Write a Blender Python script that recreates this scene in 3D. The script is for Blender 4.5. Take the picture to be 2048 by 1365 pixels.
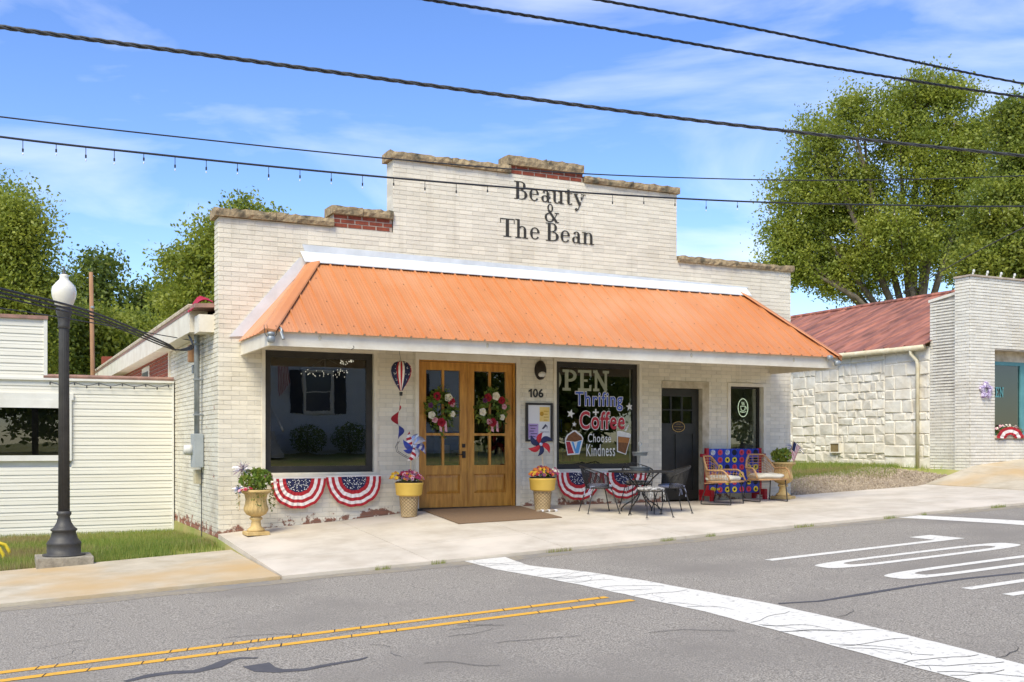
import bpy, math, random
import numpy as np
from mathutils import Vector, Matrix
random.seed(7); rng = np.random.default_rng(7)
scn = bpy.context.scene
for o in list(bpy.data.objects): bpy.data.objects.remove(o)
# ---------------------------------------------------------------- camera (eye at the origin, X along the shop front, Y away)
F = 2125.0; CX = 1024.0; HY = 887.0; YAW = math.atan(1044/2125.0)
cam_d = bpy.data.cameras.new('camera'); cam = bpy.data.objects.new('camera', cam_d); scn.collection.objects.link(cam)
cam_d.sensor_width = 36; cam_d.lens = 36*F/2048; cam_d.shift_y = (HY-682.5)/2048
cam_d.clip_end = 3000; cam_d.clip_start = .05
cam.rotation_euler = (math.pi/2, 0, -YAW); scn.camera = cam
# ---------------------------------------------------------------- sky, sun, exposure
SUN_EL, SUN_AZ = math.radians(52), math.radians(226)      # azimuth clockwise from +Y
w = bpy.data.worlds.new('World'); scn.world = w; w.use_nodes = True
nt = w.node_tree; nt.nodes.clear()
N = nt.nodes.new; L = nt.links.new
out = N('ShaderNodeOutputWorld'); bg = N('ShaderNodeBackground'); bg.inputs[1].default_value = .126
sky = N('ShaderNodeTexSky'); sky.sky_type = 'NISHITA'; sky.sun_disc = False
sky.sun_elevation = SUN_EL; sky.sun_rotation = SUN_AZ; sky.air_density = 1.0; sky.dust_density = .3; sky.ozone_density = 3.0
hsv = N('ShaderNodeHueSaturation'); hsv.inputs['Saturation'].default_value = 1.2; hsv.inputs['Value'].default_value = 1.12; hsv.inputs['Hue'].default_value = .514
tc = N('ShaderNodeTexCoord'); mp = N('ShaderNodeMapping'); mp.inputs['Scale'].default_value = (1.6, 1.6, 6.5); mp.inputs['Rotation'].default_value = (.12, .1, .6)
cn = N('ShaderNodeTexNoise'); cn.inputs['Scale'].default_value = 1.5; cn.inputs['Detail'].default_value = 7; cn.inputs['Roughness'].default_value = .52; cn.inputs['Distortion'].default_value = .5
cr = N('ShaderNodeMapRange'); cr.inputs[1].default_value = .50; cr.inputs[2].default_value = .80; cr.inputs[3].default_value = 0; cr.inputs[4].default_value = .75
cm = N('ShaderNodeMix'); cm.data_type = 'RGBA'; cm.inputs[7].default_value = (6.6, 6.8, 7.2, 1)
L(sky.outputs[0], hsv.inputs['Color']); L(tc.outputs['Generated'], mp.inputs[0]); L(mp.outputs[0], cn.inputs['Vector'])
L(cn.outputs[0], cr.inputs[0]); L(cr.outputs[0], cm.inputs[0]); L(hsv.outputs[0], cm.inputs[6]); L(cm.outputs[2], bg.inputs[0]); L(bg.outputs[0], out.inputs[0])
sl = bpy.data.lights.new('sun', 'SUN'); sl.energy = 2.75; sl.angle = math.radians(30); sl.color = (1, .93, .73)
so = bpy.data.objects.new('sun', sl); scn.collection.objects.link(so)
sd = Vector((math.sin(SUN_AZ)*math.cos(SUN_EL), math.cos(SUN_AZ)*math.cos(SUN_EL), math.sin(SUN_EL)))
so.rotation_euler = sd.to_track_quat('Z', 'Y').to_euler(); so.location = sd*50
vs = scn.view_settings; vs.view_transform = 'Standard'; vs.look = 'None'; vs.gamma = 1; vs.use_curve_mapping = False; vs.exposure = .76
scn.render.engine = 'CYCLES'
# ---------------------------------------------------------------- pixels to places
fw = (math.sin(YAW), math.cos(YAW)); rt = (math.cos(YAW), -math.sin(YAW))
def ray(x, y):
    u = (x-CX)/F
    return (fw[0]+rt[0]*u, fw[1]+rt[1]*u, (HY-y)/F)
def atY(x, y, Y): q = ray(x, y); t = Y/q[1]; return Vector((t*q[0], Y, t*q[2]))
def atX(x, y, X): q = ray(x, y); t = X/q[0]; return Vector((X, t*q[1], t*q[2]))
def atT(x, y, t): q = ray(x, y); return Vector((t*q[0], t*q[1], t*q[2]))
D = 15.9; YC = 12.07
def wx(x): return atY(x, 800, D).x
def wz(x, y): return atY(x, y, D).z
def lerpl(v, pts):
    if v <= pts[0][0]: return pts[0][1]
    for (a, za), (b, zb) in zip(pts, pts[1:]):
        if v <= b: return za+(zb-za)*(v-a)/(b-a)
    return pts[-1][1]
def curbz(X): return -1.668+.0432*max(-40, min(60, X))
BASE = [(-40, -3.2), (-6, -1.82), (0, -1.6), (3, -1.44)]
BASE2 = [(3.0, -1.33), (3.71, -1.27), (4.84, -1.196), (5.8, -1.114), (6.15, -1.07), (7.9, -1.053), (11.6, -1.05), (13.8, -1.0), (17.2, -.87), (18.7, -.48), (20.3, -.34), (30, .1), (60, 1.0)]
def G(X, Y):
    if Y <= YC: 
        if Y < -2.2:                      # lawn across the street climbs to the house
            return curbz(X)*max(0, 1-(-2.2-Y)/7.5)+(-.35)*min(1, (-2.2-Y)/7.5)
        return curbz(X)-.02
    b = lerpl(X, BASE) if X < 3.0 else lerpl(X, BASE2)
    if Y <= D: return (curbz(X)+.02)+(b-curbz(X)-.02)*(Y-YC)/(D-YC)
    if X < 3.0: return b+(max(-1.59, -1.59+.04*(X if X < -6 else 0))-b)*min(1, (Y-D)/4.1)
    if X > 13.7:
        al = -.95+.46*min(1, (X-13.7)/4.9)
        return b+(al-b)*min(1, (Y-D)/1.6)
    return b
def pg(x, y):
    q = ray(x, y); lo, hi = 2.0, 60.0
    f = lambda t: t*q[2]-G(t*q[0], t*q[1])
    for i in range(200):
        t = 2+i*.2
        if f(t) < 0: lo, hi = t-.2, t; break
    for i in range(30):
        m = (lo+hi)/2
        if f(m) < 0: hi = m
        else: lo = m
    return Vector((lo*q[0], lo*q[1], lo*q[2]))
# ---------------------------------------------------------------- builders
COL = scn.collection
def tag(o, label=None, cat=None, group=None, kind=None):
    if label: o['label'] = label
    if cat: o['category'] = cat
    if group: o['group'] = group
    if kind: o['kind'] = kind
    return o
def thing(name, loc, label, cat, group=None, rz=0):
    o = bpy.data.objects.new(name, None); COL.objects.link(o); o.location = loc; o.rotation_euler.z = rz
    o.empty_display_size = .2
    return tag(o, label, cat, group)
class MB:
    def __init__(s): s.v = []; s.f = []; s.m = []
    def add(s, vs, fs, mi=0):
        n = len(s.v); s.v += [tuple(p) for p in vs]; s.f += [tuple(n+i for i in f) for f in fs]; s.m += [mi]*len(fs); return s
    def box(s, x0, x1, y0, y1, z0, z1, mi=0):
        return s.add([(x0,y0,z0),(x1,y0,z0),(x1,y1,z0),(x0,y1,z0),(x0,y0,z1),(x1,y0,z1),(x1,y1,z1),(x0,y1,z1)],
                     [(0,3,2,1),(4,5,6,7),(0,1,5,4),(1,2,6,5),(2,3,7,6),(3,0,4,7)], mi)
    def quad(s, a, b, c, d, mi=0): return s.add([a, b, c, d], [(0,1,2,3)], mi)
    def prism(s, pts, off, mi=0):                     # polygon extruded by the vector off
        n = len(pts); off = Vector(off); p = [Vector(q) for q in pts]
        return s.add(p+[q+off for q in p], [tuple(range(n)), tuple(range(2*n-1, n-1, -1))]+[(i,(i+1)%n,n+(i+1)%n,n+i) for i in range(n)], mi)
    def tube(s, path, r, n=6, closed=False, mi=0):
        P = [Vector(p) for p in path]; k = len(P); R = r if isinstance(r, (list, tuple)) else [r]*k
        vs = []; up = None
        for i in range(k):
            if closed: t = P[(i+1)%k]-P[i-1]
            else: t = P[min(i+1, k-1)]-P[max(i-1, 0)]
            t = t.normalized() if t.length > 1e-9 else Vector((0,0,1))
            if up is None: up = Vector((0,0,1)) if abs(t.z) < .9 else Vector((1,0,0))
            a = (up-t*up.dot(t)); a = a.normalized() if a.length > 1e-6 else t.orthogonal().normalized()
            b = t.cross(a); up = a
            for j in range(n):
                th = 2*math.pi*j/n; vs.append(P[i]+(a*math.cos(th)+b*math.sin(th))*R[i])
        fs = []
        for i in range(k if closed else k-1):
            i2 = (i+1) % k
            for j in range(n): fs.append((i*n+j, i2*n+j, i2*n+(j+1)%n, i*n+(j+1)%n))
        if not closed: fs += [tuple(range(n)), tuple((k-1)*n+j for j in range(n-1, -1, -1))]
        return s.add(vs, fs, mi)
    def lathe(s, prof, c=(0,0,0), n=20, sx=1, sy=1, mi=0, fl=0, nf=0):
        vs = []; fs = []; k = len(prof)
        for r, z in prof:
            for j in range(n):
                th = 2*math.pi*j/n; rr = r*(1+fl*math.cos(nf*th)) if nf else r
                vs.append((c[0]+rr*math.cos(th)*sx, c[1]+rr*math.sin(th)*sy, c[2]+z))
        for i in range(k-1):
            for j in range(n): fs.append((i*n+j, i*n+(j+1)%n, (i+1)*n+(j+1)%n, (i+1)*n+j))
        fs += [tuple(range(n-1, -1, -1)), tuple((k-1)*n+j for j in range(n))]
        return s.add(vs, fs, mi)
    def pillow(s, c, sx, sy, sz, p=.5, n=20, m=8, mi=0, tr=None):
        vs = []; fs = []
        sg = lambda v, e: math.copysign(abs(v)**e, v)
        for i in range(m+1):
            ph = -math.pi/2+math.pi*i/m
            for j in range(n):
                th = 2*math.pi*j/n
                q = Vector((sx*sg(math.cos(ph), .7)*sg(math.cos(th), p), sy*sg(math.cos(ph), .7)*sg(math.sin(th), p), sz*sg(math.sin(ph), .8)))
                if tr: q = tr(q)
                vs.append(Vector(c)+q)
        for i in range(m):
            for j in range(n): fs.append((i*n+j, i*n+(j+1)%n, (i+1)*n+(j+1)%n, (i+1)*n+j))
        return s.add(vs, fs, mi)
    def plate(s, solids, holes, y0, y1, mi=0):        # upright slab in the XZ plane with openings; only outer faces
        xs = sorted({round(v, 4) for r in solids+holes for v in r[:2]}); zs = sorted({round(v, 4) for r in solids+holes for v in r[2:]})
        ins = lambda x, z, R: any(a < x < b and c < z < d for a, b, c, d in R)
        full = {}
        for i in range(len(xs)-1):
            for k in range(len(zs)-1):
                x, z = (xs[i]+xs[i+1])/2, (zs[k]+zs[k+1])/2
                full[i, k] = ins(x, z, solids) and not ins(x, z, holes)
        for (i, k), q in full.items():
            if not q: continue
            a, b, c, d = xs[i], xs[i+1], zs[k], zs[k+1]
            s.quad((a,y0,c),(b,y0,c),(b,y0,d),(a,y0,d), mi); s.quad((b,y1,c),(a,y1,c),(a,y1,d),(b,y1,d), mi)
            if not full.get((i-1,k)): s.quad((a,y1,c),(a,y0,c),(a,y0,d),(a,y1,d), mi)
            if not full.get((i+1,k)): s.quad((b,y0,c),(b,y1,c),(b,y1,d),(b,y0,d), mi)
            if not full.get((i,k-1)): s.quad((a,y1,c),(b,y1,c),(b,y0,c),(a,y0,c), mi)
            if not full.get((i,k+1)): s.quad((a,y0,d),(b,y0,d),(b,y1,d),(a,y1,d), mi)
        return s
    def xf(s, M, start=0):
        s.v[start:] = [tuple(M @ Vector(p)) for p in s.v[start:]]; return s
    def build(s, name, mats, parent=None, smooth=False, local=False, bevel=0):
        me = bpy.data.meshes.new(name); off = Vector((0,0,0))
        if parent is not None and not local:
            off = parent.location.copy(); p = parent.parent
            while p: off += p.location; p = p.parent
        me.from_pydata([(a-off.x, b-off.y, c-off.z) for a, b, c in s.v], [], s.f)
        if not isinstance(mats, (list, tuple)): mats = [mats]
        for q in mats: me.materials.append(M[q] if isinstance(q, str) else q)
        if len(mats) > 1: me.polygons.foreach_set('material_index', s.m)
        if smooth: me.polygons.foreach_set('use_smooth', [True]*len(me.polygons))
        me.update()
        o = bpy.data.objects.new(name, me); COL.objects.link(o); o.parent = parent
        if bevel:
            b = o.modifiers.new('bevel', 'BEVEL'); b.width = bevel; b.segments = 2; b.limit_method = 'ANGLE'
        return o
def clone(o, parent=None):
    c = o.copy(); COL.objects.link(c); c.parent = parent
    for ch in list(o.children): clone(ch, c)
    return c
def npmesh(name, V, Fc, mats, parent=None, mi=None):
    me = bpy.data.meshes.new(name); k = Fc.shape[1]
    off = np.zeros(3)
    if parent is not None:
        p = parent
        while p: off += np.array(p.location); p = p.parent
    me.vertices.add(len(V)); me.vertices.foreach_set('co', (V-off).astype(np.float32).ravel())
    me.loops.add(Fc.size); me.loops.foreach_set('vertex_index', Fc.astype(np.int32).ravel())
    me.polygons.add(len(Fc)); me.polygons.foreach_set('loop_start', np.arange(0, Fc.size, k, dtype=np.int32)); me.polygons.foreach_set('loop_total', np.full(len(Fc), k, dtype=np.int32))
    for q in mats: me.materials.append(M[q])
    if mi is not None: me.polygons.foreach_set('material_index', mi.astype(np.int32))
    me.update(calc_edges=True)
    o = bpy.data.objects.new(name, me); COL.objects.link(o); o.parent = parent; return o
def leafcards(C, size, flat=.0):                      # rhombic leaf at each centre, random turn
    n = len(C); a = rng.normal(size=(n,3)); a /= np.linalg.norm(a, axis=1)[:,None]
    b = rng.normal(size=(n,3)); b[:,2] *= (1-flat); b -= a*(a*b).sum(1)[:,None]; b /= np.linalg.norm(b, axis=1)[:,None]
    s = size*(.6+.8*rng.random(n))[:,None]
    V = np.stack([C-a*s*.5, C+b*s*.28, C+a*s*.5, C-b*s*.28], 1).reshape(-1,3)
    return V, np.arange(4*n).reshape(-1,4)
# ---------------------------------------------------------------- materials
M = {}
def lin(h):
    h = h.lstrip('#'); c = [int(h[i:i+2], 16)/255 for i in (0,2,4)]
    return tuple(((v+.055)/1.055)**2.4 if v > .04045 else v/12.92 for v in c)+(1,)
def mat(name, c1, c2=None, scale=4, rough=.7, metal=0, bump=0, bscale=60, detail=6, lo=.35, hi=.65, emit=None, es=1, spec=.5, stretch=None, coat=0, c3=None, sc3=.7):
    m = bpy.data.materials.new(name); m.use_nodes = True; t = m.node_tree; b = t.nodes['Principled BSDF']
    n = t.nodes.new; l = t.links.new
    A = lin(c1) if isinstance(c1, str) else tuple(c1)+(1,)
    b.inputs['Base Color'].default_value = A; b.inputs['Roughness'].default_value = rough; b.inputs['Metallic'].default_value = metal
    b.inputs['Specular IOR Level'].default_value = spec; b.inputs['Coat Weight'].default_value = coat
    co = n('ShaderNodeTexCoord'); vec = co.outputs['Object']
    if stretch:
        mp = n('ShaderNodeMapping'); mp.inputs['Scale'].default_value = stretch; l(vec, mp.inputs[0]); vec = mp.outputs[0]
    if c2 is not None:
        B = lin(c2) if isinstance(c2, str) else tuple(c2)+(1,)
        q = n('ShaderNodeTexNoise'); q.inputs['Scale'].default_value = scale; q.inputs['Detail'].default_value = detail; q.inputs['Roughness'].default_value = .62; l(vec, q.inputs['Vector'])
        r = n('ShaderNodeMapRange'); r.inputs[1].default_value = lo; r.inputs[2].default_value = hi; l(q.outputs[0], r.inputs[0])
        x = n('ShaderNodeMix'); x.data_type = 'RGBA'; x.inputs[6].default_value = A; x.inputs[7].default_value = B; l(r.outputs[0], x.inputs[0])
        res = x.outputs[2]
        if c3 is not None:
            q3 = n('ShaderNodeTexNoise'); q3.inputs['Scale'].default_value = sc3; q3.inputs['Detail'].default_value = 5; l(vec, q3.inputs['Vector'])
            r3 = n('ShaderNodeMapRange'); r3.inputs[1].default_value = .5; r3.inputs[2].default_value = .68; l(q3.outputs[0], r3.inputs[0])
            x3 = n('ShaderNodeMix'); x3.data_type = 'RGBA'; x3.inputs[7].default_value = lin(c3); l(r3.outputs[0], x3.inputs[0]); l(res, x3.inputs[6]); res = x3.outputs[2]
        l(res, b.inputs['Base Color'])
    if bump:
        q = n('ShaderNodeTexNoise'); q.inputs['Scale'].default_value = bscale; q.inputs['Detail'].default_value = 5; l(vec, q.inputs['Vector'])
        u = n('ShaderNodeBump'); u.inputs['Strength'].default_value = bump; u.inputs['Distance'].default_value = .02; l(q.outputs[0], u.inputs['Height']); l(u.outputs[0], b.inputs['Normal'])
    if emit: b.inputs['Emission Color'].default_value = lin(emit); b.inputs['Emission Strength'].default_value = es
    M[name] = m; return m
def glass(name, tint=(.85,.87,.85), ior=2.3):
    m = bpy.data.materials.new(name); m.use_nodes = True; t = m.node_tree; t.nodes.remove(t.nodes['Principled BSDF'])
    n = t.nodes.new; l = t.links.new
    tr = n('ShaderNodeBsdfTransparent'); tr.inputs[0].default_value = tint+(1,); gl = n('ShaderNodeBsdfGlossy'); gl.inputs['Roughness'].default_value = .004
    fr = n('ShaderNodeFresnel'); fr.inputs[0].default_value = ior; mx = n('ShaderNodeMixShader')
    no = n('ShaderNodeTexNoise'); no.inputs['Scale'].default_value = 1.3; bu = n('ShaderNodeBump'); bu.inputs['Strength'].default_value = .02; bu.inputs['Distance'].default_value = .05
    co = n('ShaderNodeTexCoord'); l(co.outputs['Object'], no.inputs['Vector']); l(no.outputs[0], bu.inputs['Height']); l(bu.outputs[0], gl.inputs['Normal'])
    ge = n('ShaderNodeNewGeometry'); iv = n('ShaderNodeMath'); iv.operation = 'SUBTRACT'; iv.inputs[0].default_value = 1; l(ge.outputs['Backfacing'], iv.inputs[1])   # only the entry face of the pane mirrors
    mu = n('ShaderNodeMath'); mu.operation = 'MULTIPLY'; l(fr.outputs[0], mu.inputs[0]); l(iv.outputs[0], mu.inputs[1])
    l(mu.outputs[0], mx.inputs[0]); l(tr.outputs[0], mx.inputs[1]); l(gl.outputs[0], mx.inputs[2]); l(mx.outputs[0], t.nodes['Material Output'].inputs[0])
    M[name] = m; return m
def leafmat(name, c, c2):
    m = bpy.data.materials.new(name); m.use_nodes = True; t = m.node_tree; b = t.nodes['Principled BSDF']; n = t.nodes.new; l = t.links.new
    q = n('ShaderNodeTexNoise'); q.inputs['Scale'].default_value = .9; q.inputs['Detail'].default_value = 4; co = n('ShaderNodeTexCoord'); l(co.outputs['Object'], q.inputs['Vector'])
    r = n('ShaderNodeMapRange'); r.inputs[1].default_value = .38; r.inputs[2].default_value = .62; l(q.outputs[0], r.inputs[0])
    x = n('ShaderNodeMix'); x.data_type = 'RGBA'; x.inputs[6].default_value = tuple(c)+(1,); x.inputs[7].default_value = tuple(c2)+(1,); l(r.outputs[0], x.inputs[0])
    b.inputs['Roughness'].default_value = .5; l(x.outputs[2], b.inputs['Base Color'])
    tl = n('ShaderNodeBsdfTranslucent'); l(x.outputs[2], tl.inputs[0]); mx = n('ShaderNodeMixShader'); mx.inputs[0].default_value = .5
    l(b.outputs[0], mx.inputs[1]); l(tl.outputs[0], mx.inputs[2]); l(mx.outputs[0], t.nodes['Material Output'].inputs[0]); M[name] = m
def painted_brick(name, paint, dirt, brick, worn=True, peel=.70):
    """white paint over brick: grime, flaked-off patches, and bare worn courses where the wall meets the pavement"""
    m = mat(name, paint, dirt, 1.6, .75, lo=.45, hi=.85, bump=.25, bscale=45); t = m.node_tree; n = t.nodes.new; l = t.links.new; b = t.nodes['Principled BSDF']
    src = b.inputs['Base Color'].links[0].from_socket
    g = n('ShaderNodeNewGeometry'); sp = n('ShaderNodeSeparateXYZ'); l(g.outputs['Position'], sp.inputs[0])
    q = n('ShaderNodeTexNoise'); q.inputs['Scale'].default_value = 5.5; q.inputs['Detail'].default_value = 8; q.inputs['Roughness'].default_value = .7; l(g.outputs['Position'], q.inputs['Vector'])
    pe = n('ShaderNodeMapRange'); pe.inputs[1].default_value = peel; pe.inputs[2].default_value = peel+.03; l(q.outputs[0], pe.inputs[0]); fac = pe.outputs[0]
    if worn:
        zb = n('ShaderNodeMapRange'); zb.inputs[1].default_value = 3.0; zb.inputs[2].default_value = 6.2; zb.inputs[3].default_value = -1.33; zb.inputs[4].default_value = -1.06; l(sp.outputs['X'], zb.inputs[0])
        d = n('ShaderNodeMath'); d.operation = 'SUBTRACT'; l(sp.outputs['Z'], d.inputs[0]); l(zb.outputs[0], d.inputs[1])
        h = n('ShaderNodeMapRange'); h.inputs[1].default_value = .22; h.inputs[2].default_value = 0; h.inputs[3].default_value = 0; h.inputs[4].default_value = .27; l(d.outputs[0], h.inputs[0])
        a = n('ShaderNodeMath'); a.operation = 'ADD'; l(h.outputs[0], a.inputs[0]); l(q.outputs[0], a.inputs[1])
        e = n('ShaderNodeMapRange'); e.inputs[1].default_value = .70; e.inputs[2].default_value = .75; l(a.outputs[0], e.inputs[0])
        mx = n('ShaderNodeMath'); mx.operation = 'MAXIMUM'; l(e.outputs[0], mx.inputs[0]); l(pe.outputs[0], mx.inputs[1]); fac = mx.outputs[0]
    vm = n('ShaderNodeVectorMath'); vm.operation = 'MULTIPLY'; vm.inputs[1].default_value = (4.374, 4.374, 14.2); l(g.outputs['Position'], vm.inputs[0])
    fl_ = n('ShaderNodeVectorMath'); fl_.operation = 'FLOOR'; l(vm.outputs[0], fl_.inputs[0]); wn = n('ShaderNodeTexWhiteNoise'); l(fl_.outputs[0], wn.inputs['Vector'])
    tv = n('ShaderNodeMapRange'); tv.inputs[3].default_value = .90; tv.inputs[4].default_value = 1.06; l(wn.outputs['Value'], tv.inputs[0])
    mv = n('ShaderNodeMix'); mv.data_type = 'RGBA'; mv.blend_type = 'MULTIPLY'; mv.inputs[0].default_value = 1; l(src, mv.inputs[6]); l(tv.outputs[0], mv.inputs[7])
    sm = n('ShaderNodeMapping'); sm.inputs['Scale'].default_value = (7, 7, .55); l(g.outputs['Position'], sm.inputs[0]); sq = n('ShaderNodeTexNoise'); sq.inputs['Scale'].default_value = 1; sq.inputs['Detail'].default_value = 6; l(sm.outputs[0], sq.inputs['Vector'])
    sr = n('ShaderNodeMapRange'); sr.inputs[1].default_value = .58; sr.inputs[2].default_value = .76; sr.inputs[4].default_value = .32; l(sq.outputs[0], sr.inputs[0])
    sx_ = n('ShaderNodeMix'); sx_.data_type = 'RGBA'; sx_.inputs[7].default_value = lin('#a89d86'); l(mv.outputs[2], sx_.inputs[6]); l(sr.outputs[0], sx_.inputs[0]); src = sx_.outputs[2]
    x = n('ShaderNodeMix'); x.data_type = 'RGBA'; x.inputs[7].default_value = lin(brick); l(src, x.inputs[6]); l(fac, x.inputs[0]); l(x.outputs[2], b.inputs['Base Color'])
    return m
painted_brick('paint_brick', '#e5dcc8', '#d6ccb5', '#8a5f4c', peel=.72)
painted_brick('paint_joint', '#d9d2c1', '#c2b9a8', '#8a7160', peel=.68)
painted_brick('side_paint', '#ded8c6', '#c8bda8', '#95604c', peel=.64)
painted_brick('right_brick', '#e4dfd2', '#d2c9b6', '#b0785e', worn=False, peel=.74)
mat('right_joint', '#bdb5a7', '#8f877b', 3, .9)
mat('stone_paint', '#ebe6d8', '#d8cfbc', 2.5, .8, bump=.5, bscale=12)
mat('stone_joint', '#e2dac9', '#c6bba7', 4, .9, bump=.5)
mat('red_brick', '#9a4d33', '#7b3b2a', 9, .85, bump=.3)
mat('red_joint', '#c3b5a4', '#a2917f', 8, .9)
mat('coping', '#b09a76', '#85745a', 14, .95, bump=.8, bscale=26, c3='#57503f', sc3=5)
mat('sign_black', '#2c2a26', '#3a3731', 20, .8)
mat('orange_metal', '#c88350', '#c27a45', .9, .46, c3='#cc9066', sc3=.5, bump=.03, bscale=3, spec=.6, coat=.12)
mat('screw', '#5a3b28', None, rough=.5, metal=.5)
mat('white_trim', '#e8e0cd', '#d8cdb8', 3, .55, bump=.08, bscale=15)
mat('white_metal', '#dfe2e4', '#cdd0d1', 3, .4)
mat('soffit', '#c7b996', '#ad9d7b', 3, .8)
mat('trim_tan', '#cfc3ab', '#a99a80', 5, .7, bump=.1)
mat('black_frame', '#26221d', '#322d27', 6, .45)
mat('black_paint', '#26251f', '#33312b', 5, .5, bump=.05)
mat('oak', '#d0963f', '#a86f26', 3, .42, stretch=(6, 6, .8), detail=9, bump=.06, bscale=30, coat=.15)
mat('bronze', '#2d2620', None, rough=.45, metal=.3)
mat('lens', '#d8d5cb', None, rough=.3)
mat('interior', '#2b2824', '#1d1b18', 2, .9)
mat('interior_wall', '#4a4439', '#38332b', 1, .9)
mat('crystal', '#ffffff', None, rough=.1, emit='#fff3dc', es=.5)
glass('glass'); glass('glass_side', (.6,.62,.6), 2.0)
mat('asphalt', '#756f66', '#b9b0a2', 75, .92, bump=.8, bscale=120, detail=4, lo=.41, hi=.60, c3='#8a8379', sc3=.45)
mat('seal', '#4a494b', '#555355', 12, .75)
mat('road_white', '#dcd8cd', '#96918a', 16, .8, bump=.3, bscale=120, lo=.56, hi=.72, detail=10)
mat('road_yellow', '#e0a735', '#9a8253', 16, .8, bump=.3, bscale=120, lo=.56, hi=.72, detail=10)
mat('gutter_grit', '#a3977f', '#8b8378', 16, .95, bump=.6, bscale=120, c3='#8a857d', sc3=2.2)
mat('crack', '#3f3d3b', None, rough=.95)
mat('concrete', '#d0c6b5', '#bdb19e', 2.2, .88, bump=.18, bscale=120, c3='#d9cdbb', sc3=.8)
mat('concrete_old', '#c9bda6', '#b3a68d', 2.5, .92, bump=.3, bscale=90, c3='#c2a373', sc3=.5)
mat('concrete_block', '#a59c8a', '#81796a', 9, .95, bump=.5, bscale=50)
mat('soil', '#75613f', '#8f7d55', 3, .95, bump=.5, bscale=30)
mat('yard', '#8a9444', '#ab9c62', 1.3, .95, bump=.4, bscale=40)
mat('gravel_bed', '#a4937b', '#81725e', 25, .95, bump=.6, bscale=70)
mat('pebble', '#b5a48c', '#8d7e6c', 5, .9)
mat('siding', '#e6e2d4', '#ddd8c8', 1.6, .5, stretch=(.5, 1, 6))
mat('siding_trim', '#e9e6dc', '#dcd8cc', 3, .5)
mat('roof_pipe', '#a98070', '#86685b', 6, .7)
mat('rust_roof', '#b2735c', '#70493c', 2.0, .6, stretch=(.5, 2.2, 1), lo=.38, hi=.62, detail=8, c3='#8a5648', sc3=1.3)
mat('gutter', '#d9d0b6', '#c1b594', 4, .6)
mat('teal', '#5f9a9c', '#4f8789', 4, .5)
mat('iron', '#2f2d2b', '#3b3835', 12, .5, metal=.4)
mat('lamp_iron', '#3b3937', '#484643', 8, .55, metal=.1, bump=.05)
mat('globe', '#e6e1d2', '#dcd6c6', 3, .25, spec=.6)
mat('galv', '#9ea3a4', '#8b9091', 8, .45, metal=.4)
mat('meter_grey', '#a5abac', '#959b9c', 4, .5)
mat('cable', '#26272b', None, rough=.6)
mat('cable_grey', '#4c4b4b', '#33322f', 30, .6)
mat('bulb', '#dcdad2', None, rough=.15)
mat('urn', '#d3b579', '#b5975f', 6, .8, bump=.25, bscale=40)
mat('cone', '#cdb387', '#b89c6e', 7, .75)
mat('cone_groove', '#8d7650', None, rough=.85)
mat('cone_yellow', '#edc65c', '#e5bb50', 4, .55)
mat('dirt', '#3b2f25', '#2a211a', 12, .95)
mat('flag_red', '#b3202a', '#a01c26', 8, .8); mat('flag_white', '#efe6e0', '#e2d7d0', 8, .8); mat('flag_blue', '#23294f', '#1d2244', 8, .8)
mat('star_white', '#f2efe8', None, rough=.8)
mat('silver', '#c9ccd8', '#9aa0bb', 5, .25, metal=.6); mat('foil_blue', '#3c4aa0', '#2e3a86', 5, .3, metal=.3)
mat('stick', '#d9b98a', None, rough=.7)
mat('mat_brown', '#8a6f53', '#76604a', 60, .97, bump=.5, bscale=200)
mat('paper', '#e9e6e4', None, rough=.7); mat('paper_yellow', '#ecc667', '#f0d58d', 9, .7); mat('paper_purple', '#bfa3cf', '#a78bc0', 7, .7); mat('ink', '#4b4556', None, rough=.8); mat('ink_gold', '#c8962a', None, rough=.7)
mat('cushion', '#d8d2c2', '#c9c1ae', 7, .9, bump=.15, bscale=50); mat('cushion_blue', '#a9adc4', '#9599b2', 6, .9)
mat('cushion_pat', '#b9b6b1', '#6b6864', 32, .9, lo=.47, hi=.53, detail=1)
mat('wicker', '#c49a6c', '#a67c50', 20, .65, bump=.3, bscale=90)
mat('game_blue', '#2b45b5', '#243ca2', 3, .45); mat('game_red', '#c0202c', '#a81a26', 3, .45); mat('disc_red', '#d9455a', '#cc3a50', 3, .45); mat('disc_yellow', '#f0dc3c', '#e3cc2d', 3, .45); mat('disc_hole', '#16182c', None, rough=.8)
mat('neon', '#e6f2da', None, rough=.3, emit='#dff0cf', es=.7)
mat('open_green', '#a9ad97', '#989c86', 5, .8)
mat('paint_blue', '#3b56b8', '#4a66c6', 14, .6); mat('paint_red', '#c23440', '#ad2833', 14, .6); mat('paint_white', '#efece6', '#e2ded6', 14, .6); mat('paint_brown', '#8a5a32', '#6f4526', 22, .7); mat('paint_sky', '#5aa0d8', None, rough=.6); mat('paint_orange', '#b8763a', '#a4662f', 12, .6)
mat('gold', '#d9b36a', None, rough=.4, metal=.3); mat('plaque', '#2c1f10', None, rough=.4)
mat('star_purple', '#8a6f9e', '#d8cfe0', 30, .8, lo=.45, hi=.55)
mat('wood_pole', '#a87f5c', '#8c6848', 3, .9, stretch=(8, 8, .6), bump=.2)
mat('bark', '#7d7261', '#5b5244', 6, .95, bump=.6, bscale=14)
mat('red_cloth', '#b01c3c', '#98162f', 4, .7)
mat('house_siding', '#dddcd8', '#d0cfca', 2, .6); mat('house_shutter', '#23262b', None, rough=.5); mat('house_glass', '#3a4450', None, rough=.08); mat('house_roof', '#4a4744', '#3a3835', 6, .9)
mat('yellow_metal', '#e8cf3c', '#dcc02f', 6, .4)
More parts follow.
